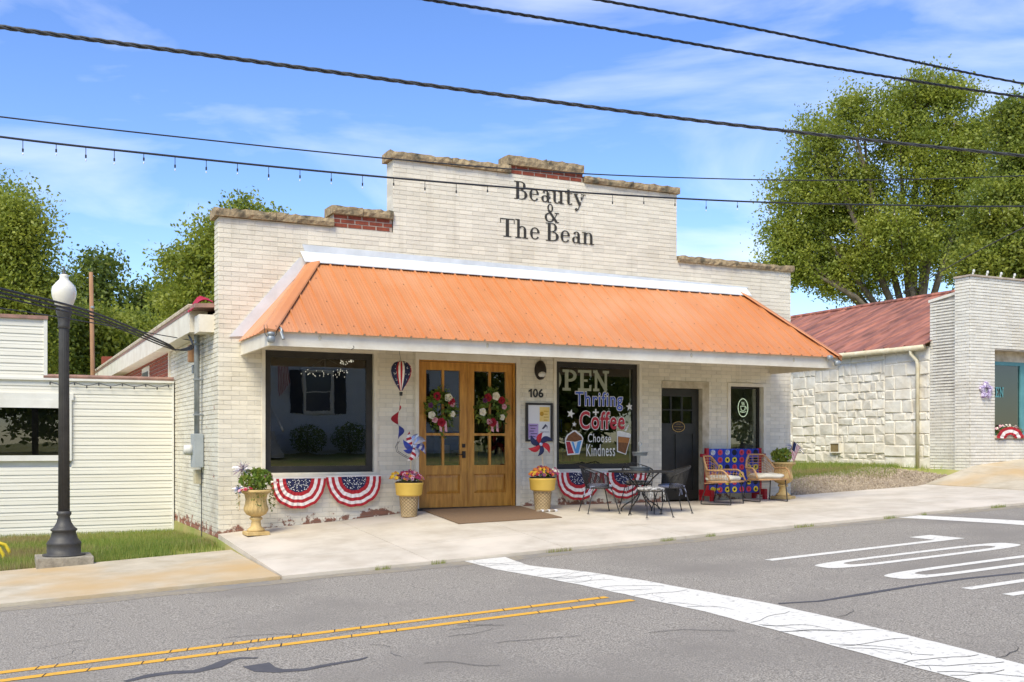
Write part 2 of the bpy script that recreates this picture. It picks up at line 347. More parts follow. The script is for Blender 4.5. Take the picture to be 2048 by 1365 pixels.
leafmat('leaf_a', (.30,.35,.045), (.39,.42,.06)); leafmat('leaf_b', (.22,.28,.04), (.29,.33,.045)); leafmat('leaf_c', (.11,.15,.028), (.15,.20,.034)); leafmat('leaf_bright', (.22,.34,.06), (.16,.26,.04))
leafmat('grass_a', (.36,.41,.09), (.46,.44,.16)); leafmat('grass_b', (.20,.30,.05), (.28,.34,.07)); leafmat('grass_dry', (.44,.36,.17), (.36,.30,.13))
for nm, c in (('fl_red', '#a3182c'), ('fl_pink', '#d8a0a6'), ('fl_cream', '#ece3cb'), ('fl_purple', '#6b3560'), ('fl_magenta', '#9a3358'), ('fl_orange', '#d07a2c'), ('fl_yellow', '#e3b62f')): mat(nm, c, None, rough=.8)
# ================================================================ ground
def sheet(name, xs, ys, dz, m, kind='structure', parent=None, zf=G, skirt=0):
    b = MB(); n = len(ys)
    b.v = [(x, y, zf(x, y)+dz) for x in xs for y in ys]
    b.f = [(i*n+j, (i+1)*n+j, (i+1)*n+j+1, i*n+j+1) for i in range(len(xs)-1) for j in range(n-1)]; b.m = [0]*len(b.f)
    if skirt:
        e = [i*n for i in range(len(xs))]+[(len(xs)-1)*n+j for j in range(1, n)]+[i*n+n-1 for i in range(len(xs)-2, -1, -1)]+[j for j in range(n-2, 0, -1)]
        k = len(b.v); b.v += [(b.v[i][0], b.v[i][1], b.v[i][2]-skirt) for i in e]; q = len(e)
        b.f += [(e[i], k+i, k+(i+1)%q, e[(i+1)%q]) for i in range(q)]; b.m += [0]*q
    o = b.build(name, m, parent)
    if kind and parent is None: o['kind'] = kind
    return o
fr = lambda a, b, n: [a+(b-a)*i/n for i in range(n+1)]
XS = [-900, -300, -120, -60, -40]+fr(-30, 2.98, 22)+fr(3.0, 20.3, 30)+[25, 30, 40, 60, 120, 300, 900]
YS = [-900, -300, -100, -50, -30, -20, -14, -9.7, -7, -4, -2.2, -2.1, 0, 3, 6, 9, 11, 12.05, 12.1]+fr(12.5, 20, 14)+[21, 24, 28, 35, 50, 100, 300, 900]
sheet('ground', XS, YS, -.07, 'yard')
road = sheet('road', [-300, -100, -40]+fr(-30, 40, 28)+[60, 100, 300], [-2.1, 1, 4, 7, 10, YC-.004], 0, 'asphalt')
def rz(x, y, d=.004): return (x, y, G(x, y)+d)
def strip(name, low, up, m, d=.004, sub=1):
    b = MB(); n = len(low)
    b.v = [rz(*p, d) for p in low]+[rz(*p, d) for p in up]; b.f = [(i, i+1, n+i+1, n+i) for i in range(n-1)]; b.m = [0]*(n-1)
    return b.build(name, m, road)
def jit(pts, a): return [(x+random.uniform(-a, a), y) for x, y in pts]
def dens(p, k=6):
    r = []
    for a, b in zip(p, p[1:]): r += [(a[0]+(b[0]-a[0])*i/k, a[1]+(b[1]-a[1])*i/k) for i in range(k)]
    return r+[p[-1]]
barA = [(5.27, 12.06), (5.25, 11.05), (5.37, 10.2), (5.45, 9.1), (5.52, 7.3), (5.42, 5.8), (5.36, 4.65), (5.3, 1.0)]
barB = [(5.82, 12.06), (5.66, 10.85), (5.94, 10.3), (6.05, 9.74), (6.12, 8.65), (6.2, 7.4), (6.12, 5.93), (5.98, 4.65), (5.9, 1.0)]
strip('stop_line', jit(dens([(barA[0][0] if 0 else lerpl(-y, [(-b, a) for a, b in barA]), y) for y in fr(12.06, 1.0, 12)]), .008), jit(dens([(lerpl(-y, [(-b, a) for a, b in barB]), y) for y in fr(12.06, 1.0, 12)]), .008), 'road_white')
strip('stop_line', [(12.55, 12.05), (12.8, 10.4), (12.85, 9.0), (12.8, 5)], [(13.0, 12.05), (13.3, 10.4), (13.35, 9.0), (13.3, 5)], 'road_white')
for ya, yb in ((8.30, 8.40), (8.60, 8.70)):
    xs = fr(-60, 5.35-(.1 if ya > 8.5 else 0), 90)
    strip('lane_line', [(x, ya+random.uniform(-.006, .006)) for x in xs], [(x, yb+random.uniform(-.006, .006)) for x in xs], 'road_yellow')
def letter(rects=(), arcs=(), y0=0):
    b = MB()
    for xa, xb, ya, yb in rects: b.quad(rz(xa, y0+ya), rz(xb, y0+ya), rz(xb, y0+yb), rz(xa, y0+yb))
    for cx, cy, rx, ry, tx, ty in arcs:
        n = 40; k = len(b.v)
        for i in range(n):
            a = 2*math.pi*i/n; c, s = math.cos(a), math.sin(a); c = math.copysign(abs(c)**.5, c); s = math.copysign(abs(s)**.5, s)
            b.v += [rz(cx+rx*c, y0+cy+ry*s), rz(cx+(rx-tx)*c, y0+cy+(ry-ty)*s)]
        b.f += [(k+2*i, k+2*((i+1) % n), k+2*((i+1) % n)+1, k+2*i+1) for i in range(n)]; b.m += [0]*n
    return b.build('road_letter', 'road_white', road)
letter([(8.0, 11.1, 9.56, 9.70), (10.72, 11.1, 9.70, 10.12)])
letter(arcs=[(9.55, 8.82, 1.5, .25, .36, .12)]); letter(arcs=[(9.55, 7.82, 1.5, .25, .36, .12)])
letter([(8.05, 11.05, 6.86, 6.98), (8.05, 11.05, 6.42, 6.54), (9.35, 9.75, 6.54, 6.86)])
def ribbon(name, pts, wd, m, d=.003):
    P = [pg(*p) for p in pts]; lo = []; hi = []
    for i, p in enumerate(P):
        t = (P[min(i+1, len(P)-1)]-P[max(i-1, 0)]); n = Vector((-t.y, t.x, 0)).normalized()*(wd[i] if isinstance(wd, list) else wd)/2
        lo.append((p.x-n.x, p.y-n.y)); hi.append((p.x+n.x, p.y+n.y))
    return strip(name, lo, hi, m, d)
ribbon('crack_seal', [(250, 1364), (300, 1352), (345, 1346), (390, 1344), (430, 1334), (455, 1322), (480, 1317), (515, 1317)], [.05, .1, .1, .1, .13, .1, .06, .03], 'seal')
ribbon('crack_seal', [(512, 1330), (530, 1340), (560, 1343), (610, 1340), (660, 1330), (720, 1320), (735, 1315)], [.2, .17, .1, .08, .07, .05, .02], 'seal')
ribbon('crack_seal', [(1557, 1208), (1640, 1203), (1720, 1190), (1830, 1172), (1930, 1158), (2047, 1146)], [.05, .05, .08, .07, .07, .07], 'seal')
for k in range(46):                                   # fine cracks, also across the paint
    q = [(random.uniform(950, 2040), random.uniform(1110, 1350))]
    if k < 30: yy = random.uniform(4.7, 11.8); xx = lerpl(-yy, [(-b, a) for a, b in barA])+.02; pts = [(xx, yy)]
    else: p = pg(random.uniform(0, 2000), random.uniform(1230, 1350)); pts = [(p.x, p.y)]
    an = random.uniform(-.7, .7)
    for i in range(random.randint(4, 7)): an += random.uniform(-.6, .6); pts.append((pts[-1][0]+.1*math.cos(an), pts[-1][1]+.1*math.sin(an)))
    strip('crack', pts, [(x+.004, y+.009) for x, y in pts], 'crack', .0062)
for k in range(60):                                   # cracked yellow paint
    x = random.uniform(-3, 5.2); y = random.choice((8.3, 8.6)); strip('crack', [(x, y), (x+.03, y+.1)], [(x+.009, y), (x+.04, y+.1)], 'crack', .0062)
gx = fr(-30, 30, 240); random.seed(3)
strip('gutter_grit', [(x_, YC-.22-.13*abs(math.sin(x_*.9))-random.random()*.10) for x_ in gx], [(x_, YC-.005) for x_ in gx], 'gutter_grit', .0022)
# pavements: slabs with open joints on a bed
def pavement(name, label, xcuts, rows, m, dz=.0):
    bed = sheet(name, [xcuts[0]+.02]+xcuts[1:-1]+[xcuts[-1]-.02], [rows[0][0]+.02, rows[-1][1]-.02], -.045, 'soil')
    for (a, b) in zip(xcuts, xcuts[1:]):
        for (c, d) in rows:
            o = sheet('slab', fr(a+.004, b-.004, 5), fr(c+.004, d-.004, 4), dz, m, None, bed, skirt=.09)
            for v in o.data.vertices: pass
    return bed
pavement('sidewalk', '', [3.0, 4.84, 6.72, 8.6, 10.45, 12.3, 14.15, 16.0, 17.3], [(YC, 13.25), (13.25, D-.005)], 'concrete')
pavement('sidewalk', '', [17.3, 19.2, 21.1, 25, 30], [(YC, 13.2)], 'concrete', .002)
pavement('sidewalk', '', [17.3, 18.3, 20.2, 22.5, 26, 30], [(13.2, D-.005)], 'concrete_old', .01)
pavement('sidewalk', '', [-30, -12, -6, -2.2, 2.98], [(YC, 14.82)], 'concrete_old')
# dirt patch by the corner
sheet('gravel_bed', fr(13.85, 18.0, 8), fr(D+.01, 18.2, 5), -.02, 'gravel_bed')
def blades(name, n, x0, x1, y0, y1, h, mats, wts, keep=lambda x, y: True, clump=0):
    P = []
    while len(P) < n:
        x, y = random.uniform(x0, x1), random.uniform(y0, y1)
        if keep(x, y): P.append((x, y, G(x, y)-.055))
    C = np.array(P); a = rng.random(n)*6.283; hh = h*(.5+rng.random(n)); w_ = .004+.004*rng.random(n); ln = rng.normal(0, .35, (n, 2))*hh[:, None]
    dx = np.stack([np.cos(a)*w_, np.sin(a)*w_, 0*a], 1)
    tip = C+np.stack([ln[:, 0], ln[:, 1], hh+.05], 1)
    V = np.stack([C-dx, C+dx, tip], 1).reshape(-1, 3)
    # dry and lush patches
    s = np.sin(C[:, 0]*1.9+1)+np.sin(C[:, 1]*2.7+C[:, 0]*.8)+rng.normal(0, .7, n)
    mi = np.where(s > 1.0, 2, np.where(rng.random(n) < wts, 0, 1))
    o = npmesh(name, V, np.arange(3*n).reshape(-1, 3), mats, None, mi); o['kind'] = 'stuff'; return o
tag(blades('grass', 120000, -7, 2.95, 14.84, 19.98, .055, ['grass_a', 'grass_b', 'grass_dry'], .55, lambda x, y: not (x > 2.2 and y < 15.6 and random.random() < .85)), 'green lawn between the street lamp and the cream sided building', 'grass')
tag(blades('weeds', 900, 3, 16, YC-.05, YC+.0, .05, ['grass_a', 'grass_b', 'grass_dry'], .4, lambda x, y: math.sin(x*3.1)+math.sin(x*7.7+1) > 1.15), 'thin weeds growing in the seam between sidewalk and road', 'weeds')
tag(blades('grass', 46000, 13.9, 18.65, 16.6, 24, .06, ['grass_a', 'grass_b', 'grass_dry'], .4, lambda x, y: y > 17.3+.5*math.sin(x*2.1) or random.random() < .06), 'patchy grass strip below the white stone wall', 'grass')
def pebbles(name, n, x0, x1, y0, y1, r):
    O = np.array([(1,0,0),(-1,0,0),(0,1,0),(0,-1,0),(0,0,1),(0,0,-1)], float); Fo = np.array([(0,2,4),(2,1,4),(1,3,4),(3,0,4),(2,0,5),(1,2,5),(3,1,5),(0,3,5)])
    C = np.array([(x, y, G(x, y)-.012) for x, y in ((random.uniform(x0, x1), random.uniform(y0, y1)) for _ in range(n))])
    s = r*(.4+rng.random((n, 1, 1)))*(.7+.6*rng.random((n, 1, 3))); V = (C[:, None, :]+O[None]*s).reshape(-1, 3); Fc = (Fo[None]+6*np.arange(n)[:, None, None]).reshape(-1, 3)
    o = npmesh(name, V, Fc, ['pebble', 'gravel_bed'], None, np.repeat(rng.integers(0, 2, n), 8)); return tag(o, 'loose tan gravel between the shop and the stone wall', 'gravel', kind='stuff')
pebbles('gravel', 9000, 13.85, 18.0, D+.02, 18.1, .028)
# ================================================================ brick and stone helpers
def courses(solids, holes, ch, bl, jt, z0, z1, jitter=0):
    out = []; k = 0; z = z0
    while z < z1-.02:
        zt = min(z+ch, z1); zm = (z+zt)/2
        iv = sorted((a, b) for a, b, c, d in solids if c < zm < d); mg = []
        for a, b in iv:
            if mg and a <= mg[-1][1]+1e-6: mg[-1][1] = max(mg[-1][1], b)
            else: mg.append([a, b])
        for a, b, c, d in holes:
            if min(d, zt)-max(c, z) > .3*(zt-z):
                nw = []
                for p, q in mg:
                    if b <= p or a >= q: nw.append([p, q]); continue
                    if a > p: nw.append([p, a])
                    if b < q: nw.append([b, q])
                mg = nw
        for p, q in mg:
            x = math.floor((p-(k % 2)*bl/2)/bl)*bl+(k % 2)*bl/2
            while x < q:
                a, b = max(x, p), min(x+bl, q)
                if b-a > .04: out.append((a+jt/2, b-jt/2, z+jt/2, zt-jt/2, b-a > bl-1e-4))
                x += bl
        z += ch; k += 1
    return out
def brickgeo(b, a, c, z0, z1, put, dep, mi=0, e=.003):
    dy = random.uniform(-.0015, .0015)
    P = [put(a, z0, dep), put(c, z0, dep), put(c, z1, dep), put(a, z1, dep), put(a+e, z0+e, dy), put(c-e, z0+e, dy), put(c-e, z1-e, dy), put(a+e, z1-e, dy)]
    b.add(P, [(4,5,6,7), (0,1,5,4), (1,2,6,5), (2,3,7,6), (3,0,4,7)], mi)
def lay(bricks, put, dep, mat_, parent, n_single, near, nm='brick'):
    """the n_single nearest full bricks as parts of their own, the rest joined"""
    bricks = sorted(bricks, key=lambda q: (not q[4], near(q)))
    fullb = [q for q in bricks if q[4]][:n_single]; rest = [q for q in bricks if q not in set(fullb)]
    me = None
    if fullb:
        a, c, z0, z1, _ = fullb[0]; hw, hh = (c-a)/2, (z1-z0)/2
        o0 = Vector(put(0, 0, 0)); b = MB(); brickgeo(b, -hw, hw, -hh, hh, lambda u, z, d: Vector(put(u, z, d))-o0, dep)
        off = parent.location.copy(); p = parent.parent
        while p: off += p.location; p = p.parent
        first = b.build(nm, mat_, parent, local=True)
        for i, (a, c, z0, z1, _) in enumerate(fullb):
            o = first if i == 0 else first.copy()
            if i: COL.objects.link(o); o.parent = parent
            o.location = Vector(put((a+c)/2, (z0+z1)/2, random.uniform(-.0015, .0015)))-off
            o.rotation_euler = (random.uniform(-.006, .006), random.uniform(-.004, .004), random.uniform(-.004, .004))
    if rest:
        b = MB()
        for a, c, z0, z1, _ in rest: brickgeo(b, a, c, z0, z1, put, dep)
        tag(b.build('brickwork', mat_, parent), kind='stuff')
# ================================================================ the shop
S = 15.9/13.7
shop = thing('shop_building', (8.4, D+4, -1.2), 'white painted brick shop with stepped parapet, orange metal awning and lettering on its front', 'building')
XL, XR = 3.01, 13.76
LOW_L, TALL, LOW_R = 3.335, 4.494, 3.275
XT0, XT1 = wx(786), wx(1354)
W1 = (3.693, 5.401, -.449, 1.405); W2 = (8.646, 10.317, -.445, 1.40); DR = (6.147, 7.886, -1.3, 1.352); BD = (10.80, 11.78, -1.3, 1.06); W3 = (wx(1460), wx(1526), -.35, 1.06)
holes = [W1, W2, DR, BD, W3]; solids = [(XL, XR, -1.6, LOW_R), (XL, XT0+.2, LOW_R, LOW_L), (XT0, XT1, LOW_R, TALL)]
fwall = MB().plate([(XL+.01, XR-.01, -1.6, LOW_R-.005), (XL+.01, XT0, LOW_R-.005, LOW_L-.005), (XT0+.01, XT1-.01, LOW_R-.005, TALL-.005)], holes, D+.005, D+.32).build('front_wall', 'paint_joint', shop)
fb = courses(solids, holes, .0704, .2286, .005, -1.479, TALL)
lay(fb, lambda u, z, d: (u, D+d, z), .012, 'paint_brick', fwall, 262, lambda q: abs(q[0]-4.5)+abs((q[2]+q[3])/2-.3)*.8)
# bare red brick courses under the raised coping stones
RS = [(wx(667), XT0-.01, LOW_L, LOW_L+.20, 3), (wx(1020), wx(1166), TALL, TALL+.14, 2)]
for a, b_, z0, z1, n in RS:
    up = MB().box(a+.005, b_-.005, D+.006, D+.30, z0-.004, z1).build('upstand', 'red_joint', shop)
    for r in range(n):
        x = a-(.115 if r % 2 else 0); h = (z1-z0)/n
        while x < b_:
            p, q = max(a, x), min(b_, x+.225)
            if q-p > .05: g = MB(); brickgeo(g, p+.005, q-.005, z0+r*h+.006, z0+(r+1)*h-.004, lambda u, z, d: (u, D+d, z), .02); g.build('brick', 'red_brick', up)
            x += .23
def coping(x0, x1, z, h=.125, n=1, nm='coping_stone'):
    cuts = fr(x0, x1, n)
    for a, b_ in zip(cuts, cuts[1:]):
        g = MB(); k = max(3, int((b_-a)/.07)); xs = fr(a+.004, b_-.004, k); sec = [(D-.05, 0), (D-.06, .45), (D-.045, .95), (D+.1, 1.05), (D+.36, 1.0), (D+.37, 0)]; vs = []
        for x in xs:
            e = random.uniform(-.012, .012)
            for y, f in sec: vs.append((x, y+random.uniform(-.012, .012), z+h*f+(e if f > .9 else 0)+random.uniform(-.006, .006)*(f > 0)))
        m_ = len(sec); fs = [(i*m_+j, (i+1)*m_+j, (i+1)*m_+(j+1) % m_, i*m_+(j+1) % m_) for i in range(k) for j in range(m_)]
        fs += [tuple(range(m_-1, -1, -1)), tuple(k*m_+j for j in range(m_))]
        g.add(vs, fs).build(nm, 'coping', shop)
coping(XL-.06, wx(667), LOW_L, .13, 2); coping(wx(667)-.04, XT0+.0, LOW_L+.20, .13, 2)
coping(XT0-.06, wx(1020), TALL, .13, 2); coping(wx(1020)-.05, wx(1166), TALL+.14, .16, 2); coping(wx(1166)+.01, XT1+.04, TALL, .12, 2); coping(XT1+.01, XR+.05, LOW_R, .115, 2)
# body behind the front: side walls, roof, dark room
side = MB().box(XL+.012, XL+.3, D+.32, 34, -1.9, 1.95).build('side_wall', 'paint_joint', shop)
sb = courses([(D+.03, 20.6, -1.75, 1.95)], [(20.0-.5, 20.0-.22, -1.55, -1.2)], .0704, .2286, .008, -1.75, 1.95)
sbr = [q for q in sb]
lay(sbr, lambda u, z, d: (XL+d, u, z), .02, 'side_paint', side, 0, lambda q: 0)
sb2 = courses([(D+.03, D+.32, 1.95, LOW_L)], [], .0704, .2286, .008, 1.98, LOW_L); lay(sb2, lambda u, z, d: (XL+d, u, z), .012, 'side_paint', fwall, 0, lambda q: 0)
rb = courses([(20.6, 33.9, .6, 1.95)], [(23.4, 24.5, .6, 1.6)], .075, .24, .012, .6, 1.95); lay(rb, lambda u, z, d: (XL-.004+d, u, z), .02, 'red_brick', side, 0, lambda q: 0)
wb = MB().box(XL-.02, XL+.02, 23.38, 24.52, .6, 1.62).build('side_window', 'white_trim', shop); MB().box(XL-.03, XL-.022, 23.5, 24.4, .6, 1.52).build('pane', 'black_frame', wb)
MB().box(XL-.03, XL+.01, 20.5, 20.62, .9, 1.95).build('corner_board', 'white_trim', shop)
MB().box(XR-.3, XR-.012, D+.32, 34, -1.9, 2.6).build('side_wall', 'paint_joint', shop)
MB().box(XL, XR, 33.9, 34.2, -1.9, 2.6).build('rear_wall', 'red_brick', shop)
MB().add([(XL-.28, D+.33, 2.02), (XR, D+.33, 2.6), (XR, 34.3, 2.6), (XL-.28, 34.3, 2.02), (XL-.28, D+.33, 2.08), (XR, D+.33, 2.66), (XR, 34.3, 2.66), (XL-.28, 34.3, 2.08)], [(0,3,2,1), (4,5,6,7), (0,1,5,4), (1,2,6,5), (2,3,7,6), (3,0,4,7)]).build('roof', 'roof_pipe', shop)
ev = MB()
for k in range(150): y = 16.75+k*.115; ev.tube([(XL-.3, y, 2.09), (XL-.05, y, 2.11)], .035, 6)
ev.build('roof_edge_tile', 'trim_tan', shop)
gb = MB().box(XL-.27, XL+.0, 16.75, 34, 1.70, 2.03).build('eave_box', 'white_trim', shop)
MB().box(XL-.22, XL+.0, 16.22, 16.62, 1.66, 1.92).build('eave_box', 'white_trim', shop)
g = MB(); vs = []
for i in range(9):
    for j in range(7):
        u, v = i/8, j/6; vs.append((XL-.3+.3*v, 16.3+.55*u, 2.0+.26*math.sin(v*2.2)*(.6+.4*u)+.02*math.sin(u*17+v*5)))
g.add(vs, [(i*7+j, (i+1)*7+j, (i+1)*7+j+1, i*7+j+1) for i in range(8) for j in range(6)]).build('tarpaulin', 'red_cloth', shop, True)
# room seen through the glass
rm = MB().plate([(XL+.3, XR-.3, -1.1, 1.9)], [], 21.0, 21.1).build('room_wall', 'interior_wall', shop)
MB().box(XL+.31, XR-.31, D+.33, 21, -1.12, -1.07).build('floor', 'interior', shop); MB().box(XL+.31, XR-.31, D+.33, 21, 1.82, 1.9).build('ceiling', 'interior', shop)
# windows
def win(name, R, m, fwid=.09, dep=.06, mull=(), trim=.05, tm='white_trim', gl='glass', sill=True):
    x0, x1, z0, z1 = R
    f = MB().plate([(x0+.004, x1-.004, z0+.004, z1-.004)], [(x0+fwid, x1-fwid, z0+fwid, z1-fwid)], D+dep, D+dep+.07).build(name, m, shop, bevel=.004)
    MB().box(x0+fwid-.005, x1-fwid+.005, D+dep+.03, D+dep+.036, z0+fwid-.005, z1-fwid+.005).build('pane', gl, f)
    if trim: 
        MB().plate([(x0-trim, x1+trim, z0-.03, z1+trim)], [(x0+.002, x1-.002, z0+.002, z1-.002)], D-.022, D+.058).build('casing', tm, f)
    if sill: MB().box(x0-trim-.02, x1+trim+.02, D-.05, D+.05, z0-.075, z0-.032).build('sill', 'white_trim', f)
    return f
w1 = win('display_window', W1, 'black_frame', .10); w2 = win('display_window', W2, 'black_frame', .09); w3 = win('narrow_window', W3, 'black_frame', .035, .10, trim=.06, sill=False)
# double oak doors
MB().plate([(DR[0]-.06, DR[1]+.07, -1.075, DR[3]+.10)], [(DR[0], DR[1], -1.3, DR[3])], D-.02, D+.13).build('door_casing', 'white_trim', shop, bevel=.004)
MB().plate([(DR[0], DR[1], -1.06, DR[3])], [(DR[0]+.03, DR[1]-.03, -1.3, DR[3]-.03)], D+.03, D+.15).build('door_frame', 'oak', shop)
MB().box(DR[0]-.02, DR[1]+.02, D-.03, D+.16, -1.085, -1.045).build('threshold', 'black_frame', shop)
xm = (DR[0]+DR[1])/2+.01
for lf, (a, b_) in enumerate(((DR[0]+.035, xm-.004), (xm+.004, DR[1]-.035))):
    st = .125; z0, z1 = -1.04, DR[3]-.035; g0, g1, gm = -.36, z1-.13, .145
    pn = (a+st, b_-st, -.82, -.51); xc = (a+b_)/2
    pl = [(a+st, xc-.02, g0, gm-.02), (xc+.02, b_-st, g0, gm-.02), (a+st, xc-.02, gm+.02, g1), (xc+.02, b_-st, gm+.02, g1)]
    d = MB().plate([(a, b_, z0, z1)], pl+[pn], D+.075, D+.12).build('door_leaf', 'oak', shop, bevel=.006)
    for p in pl: MB().box(p[0]-.003, p[1]+.003, D+.094, D+.100, p[2]-.003, p[3]+.003).build('pane', 'glass', d)
    MB().add([(pn[0], D+.10, pn[2]), (pn[1], D+.10, pn[2]), (pn[1], D+.10, pn[3]), (pn[0], D+.10, pn[3]), (pn[0]+.05, D+.082, pn[2]+.05), (pn[1]-.05, D+.082, pn[2]+.05), (pn[1]-.05, D+.082, pn[3]-.05), (pn[0]+.05, D+.082, pn[3]-.05)], [(4,5,6,7), (0,1,5,4), (1,2,6,5), (2,3,7,6), (3,0,4,7)]).build('panel', 'oak', d)
    if lf == 0:
        MB().box(b_-.085, b_-.035, D+.055, D+.074, -.07, -.01).build('lock', 'bronze', d); h = MB().box(b_-.085, b_-.03, D+.055, D+.074, -.24, -.13); h.tube([(b_-.058, D+.05, -.185), (b_-.058, D+.03, -.185), (b_-.17, D+.03, -.183)], .009, 8); h.build('handle', 'bronze', d)
# black side door
bz0, bz1, ba, bb = -1.03, .985, BD[0]+.012, BD[1]-.10
MB().plate([(BD[0]-.0, BD[1]+.05, -1.05, BD[3]+.06)], [(ba-.002, bb+.002, -1.3, bz1+.01), (BD[0]-.2, ba, -2, bz1+.01)], D-.015, D+.10).build('door_casing', 'trim_tan', shop, bevel=.004)
px_ = lambda x: wx(x)
pl = []
cw = (bb-ba-.22)/3
for r in range(2):
    for c in range(3): pl.append((ba+.03+c*(cw+.025), ba+.03+c*(cw+.025)+cw, .36+r*.255, .36+r*.255+.235))
pn = [(ba+.04, ba+.04+.32, -.86, .17), (ba+.42, ba+.42+.32, -.86, .17)]
bd = MB().plate([(ba, bb, bz0, bz1)], pl+pn, D+.10, D+.15).build('side_door', 'black_paint', shop, bevel=.004)
for p in pl: MB().box(p[0]-.003, p[1]+.003, D+.122, D+.128, p[2]-.003, p[3]+.003).build('pane', 'glass', bd)
for p in pn: MB().box(p[0]-.002, p[1]+.002, D+.122, D+.13, p[2]-.002, p[3]+.002).build('panel', 'black_paint', bd)
pc = atY(1357, 854, D+.09); g = MB()
g.lathe([(.001, 0), (.135, 0), (.135, .006), (.001, .008)], n=32, sy=.68); g.xf(Matrix.Translation((pc.x, D+.098, pc.z)) @ Matrix.Rotation(math.pi/2, 4, 'X')); pq = g.build('plaque', 'plaque', bd)
MB().tube([(pc.x+.135*math.cos(a), D+.09, pc.z+.092*math.sin(a)) for a in fr(0, 2*math.pi, 40)[:-1]], .005, 6, True).build('rim', 'gold', pq)
# awning of ribbed orange sheets
AXL, AXR, AYF, AZ, ATL, ATR, ATZ = 3.33, 13.30, 14.16, 1.535, wx(628), wx(1480), 2.815
aw = MB().box(AXL, AXR, AYF, AYF+.04, 1.305, AZ-.01).build('awning', 'white_trim', shop)
MB().box(AXL, AXL+.04, AYF+.04, D-.004, 1.305, AZ-.012).build('fascia', 'white_trim', aw); MB().box(AXR-.04, AXR, AYF+.04, D-.004, 1.305, AZ-.012).build('fascia', 'white_trim', aw)
MB().box(AXL+.04, AXR-.04, AYF+.04, D-.004, 1.475, 1.50).build('ceiling', 'soffit', aw)
sl_ = Vector((0, D-AYF, ATZ-AZ)); nrm = Vector((0, -sl_.z, sl_.y)).normalized()
RIB = [(0, 0), (.05, 0), (.062, .004), (.074, 0), (.098, 0), (.110, .004), (.122, 0), (.146, 0), (.158, .004), (.170, 0), (.188, 0), (.198, .026), (.216, .026), (.2286, 0)]
def vmax(x): return max(0., min(1., (x-AXL)/(ATL-AXL), (AXR-x)/(AXR-ATR)))
x = AXL-.03; scr = MB()
while x < AXR:
    g = MB(); vs = []; x1 = min(x+.9144, AXR+.03); cs = []
    for r in range(4):
        for u, h in RIB[:-1] if r < 3 else RIB:
            if x+r*.2286+u <= x1+1e-6: cs.append((x+r*.2286+u, h))
    for u, h in cs:
        vm = vmax(u)
        for v in (-.035, vm*.5, vm): vs.append(Vector((u, AYF, AZ))+sl_*v+nrm*(h+.004))
    n = len(cs)
    g.add(vs, [(3*i+j, 3*i+3+j, 3*i+4+j, 3*i+1+j) for i in range(n-1) for j in range(2)]).build('roof_sheet', 'orange_metal', aw)
    for r in range(4):
        for v in (.07, .38, .70):
            u = x+r*.2286+.11
            if v < vmax(u)-.06 and (v < .1 or r % 2 == 0): p = Vector((u, AYF, AZ))+sl_*v+nrm*.006; scr.add([p+Vector((.011*math.cos(a), 0, 0))+sl_.normalized()*.011*math.sin(a)+nrm*.006 for a in fr(0, 6.28, 6)[:-1]], [tuple(range(6))])
    x += .9144
tag(scr.build('screws', 'screw', aw), kind='stuff')
def hipside(xe, xt, sgn):
    g = MB(); vs = []; k = 0; n = int((D-AYF)/.2286)+1
    A = Vector((xe, AYF, AZ)); T = Vector((xt, D, ATZ)); run = Vector((xt-xe, 0, ATZ-AZ)); nn = Vector((-sgn*run.z, 0, abs(run.x))).normalized()
    ys = []
    for r in range(n):
        for u, h in RIB[:-1]:
            if AYF+r*.2286+u < D-.002: ys.append((AYF+r*.2286+u, h))
    for y, h in ys:
        vm = (y-AYF)/(D-AYF)
        for v in (-.03, vm): vs.append(Vector((xe, y, AZ))+run*v+nn*(h*.8+.003))
    g.add(vs, [(2*i, 2*i+1, 2*i+3, 2*i+2) for i in range(len(ys)-1)]).build('hip_sheet', 'orange_metal', aw)
    d = (T-A); e = d.normalized(); n1 = (nrm+nn).normalized(); sd_ = e.cross(n1).normalized()
    P = []
    for v in (-.03, 1.0):
        c = A+d*v
        for s_, h in ((-.13, .012), (-.12, .028), (-.03, .040), (.03, .040), (.12, .028), (.13, .012)): P.append(c+sd_*s_+n1*h-n1*abs(s_)*.30)
    MB().add(P, [(i, i+1, 7+i, 6+i) for i in range(5)]+[(0, 1, 2, 3, 4, 5)]).build('hip_cap', 'orange_metal', aw)
hipside(AXL, ATL, 1); hipside(AXR, ATR, -1)
fl = MB().prism([atY(x_, y_, D-.004) for x_, y_ in [(604, 489), (1496, 575), (1488, 584), (612, 512)]], (0, -.008, 0)); fl.build('flashing', 'white_metal', aw)
MB().prism([(wx(600), D-.014, ATZ+.09), (wx(1492), D-.014, ATZ+.07), (wx(1492), D-.17, ATZ-.085), (wx(604), D-.17, ATZ-.085)], (0, -.002, .012)).build('flashing', 'white_metal', aw)
MB().prism([atY(x_, y_, D-.005) for x_, y_ in [(598, 516), (626, 516), (487, 673), (458, 674)]], (0, -.012, 0)).build('flashing', 'white_metal', aw)
for x_, y_ in ((640, 676), (975, 691), (1383, 711), (1588, 720)):
    p = atY(x_, y_, AYF-.003); MB().lathe([(.001, -.004), (.022, 0), (.012, .006), (.001, .006)], n=14, sy=1.7).xf(Matrix.Translation(p) @ Matrix.Rotation(math.pi/2, 4, 'X')).build('paint_scar', 'gutter', aw)
hk = atY(706, 692, AYF); MB().tube([hk+Vector((.02*math.sin(i*.9)-.01*i*.2, 0, -.012*i)) for i in range(6)], .004, 6).build('hook', 'iron', aw)
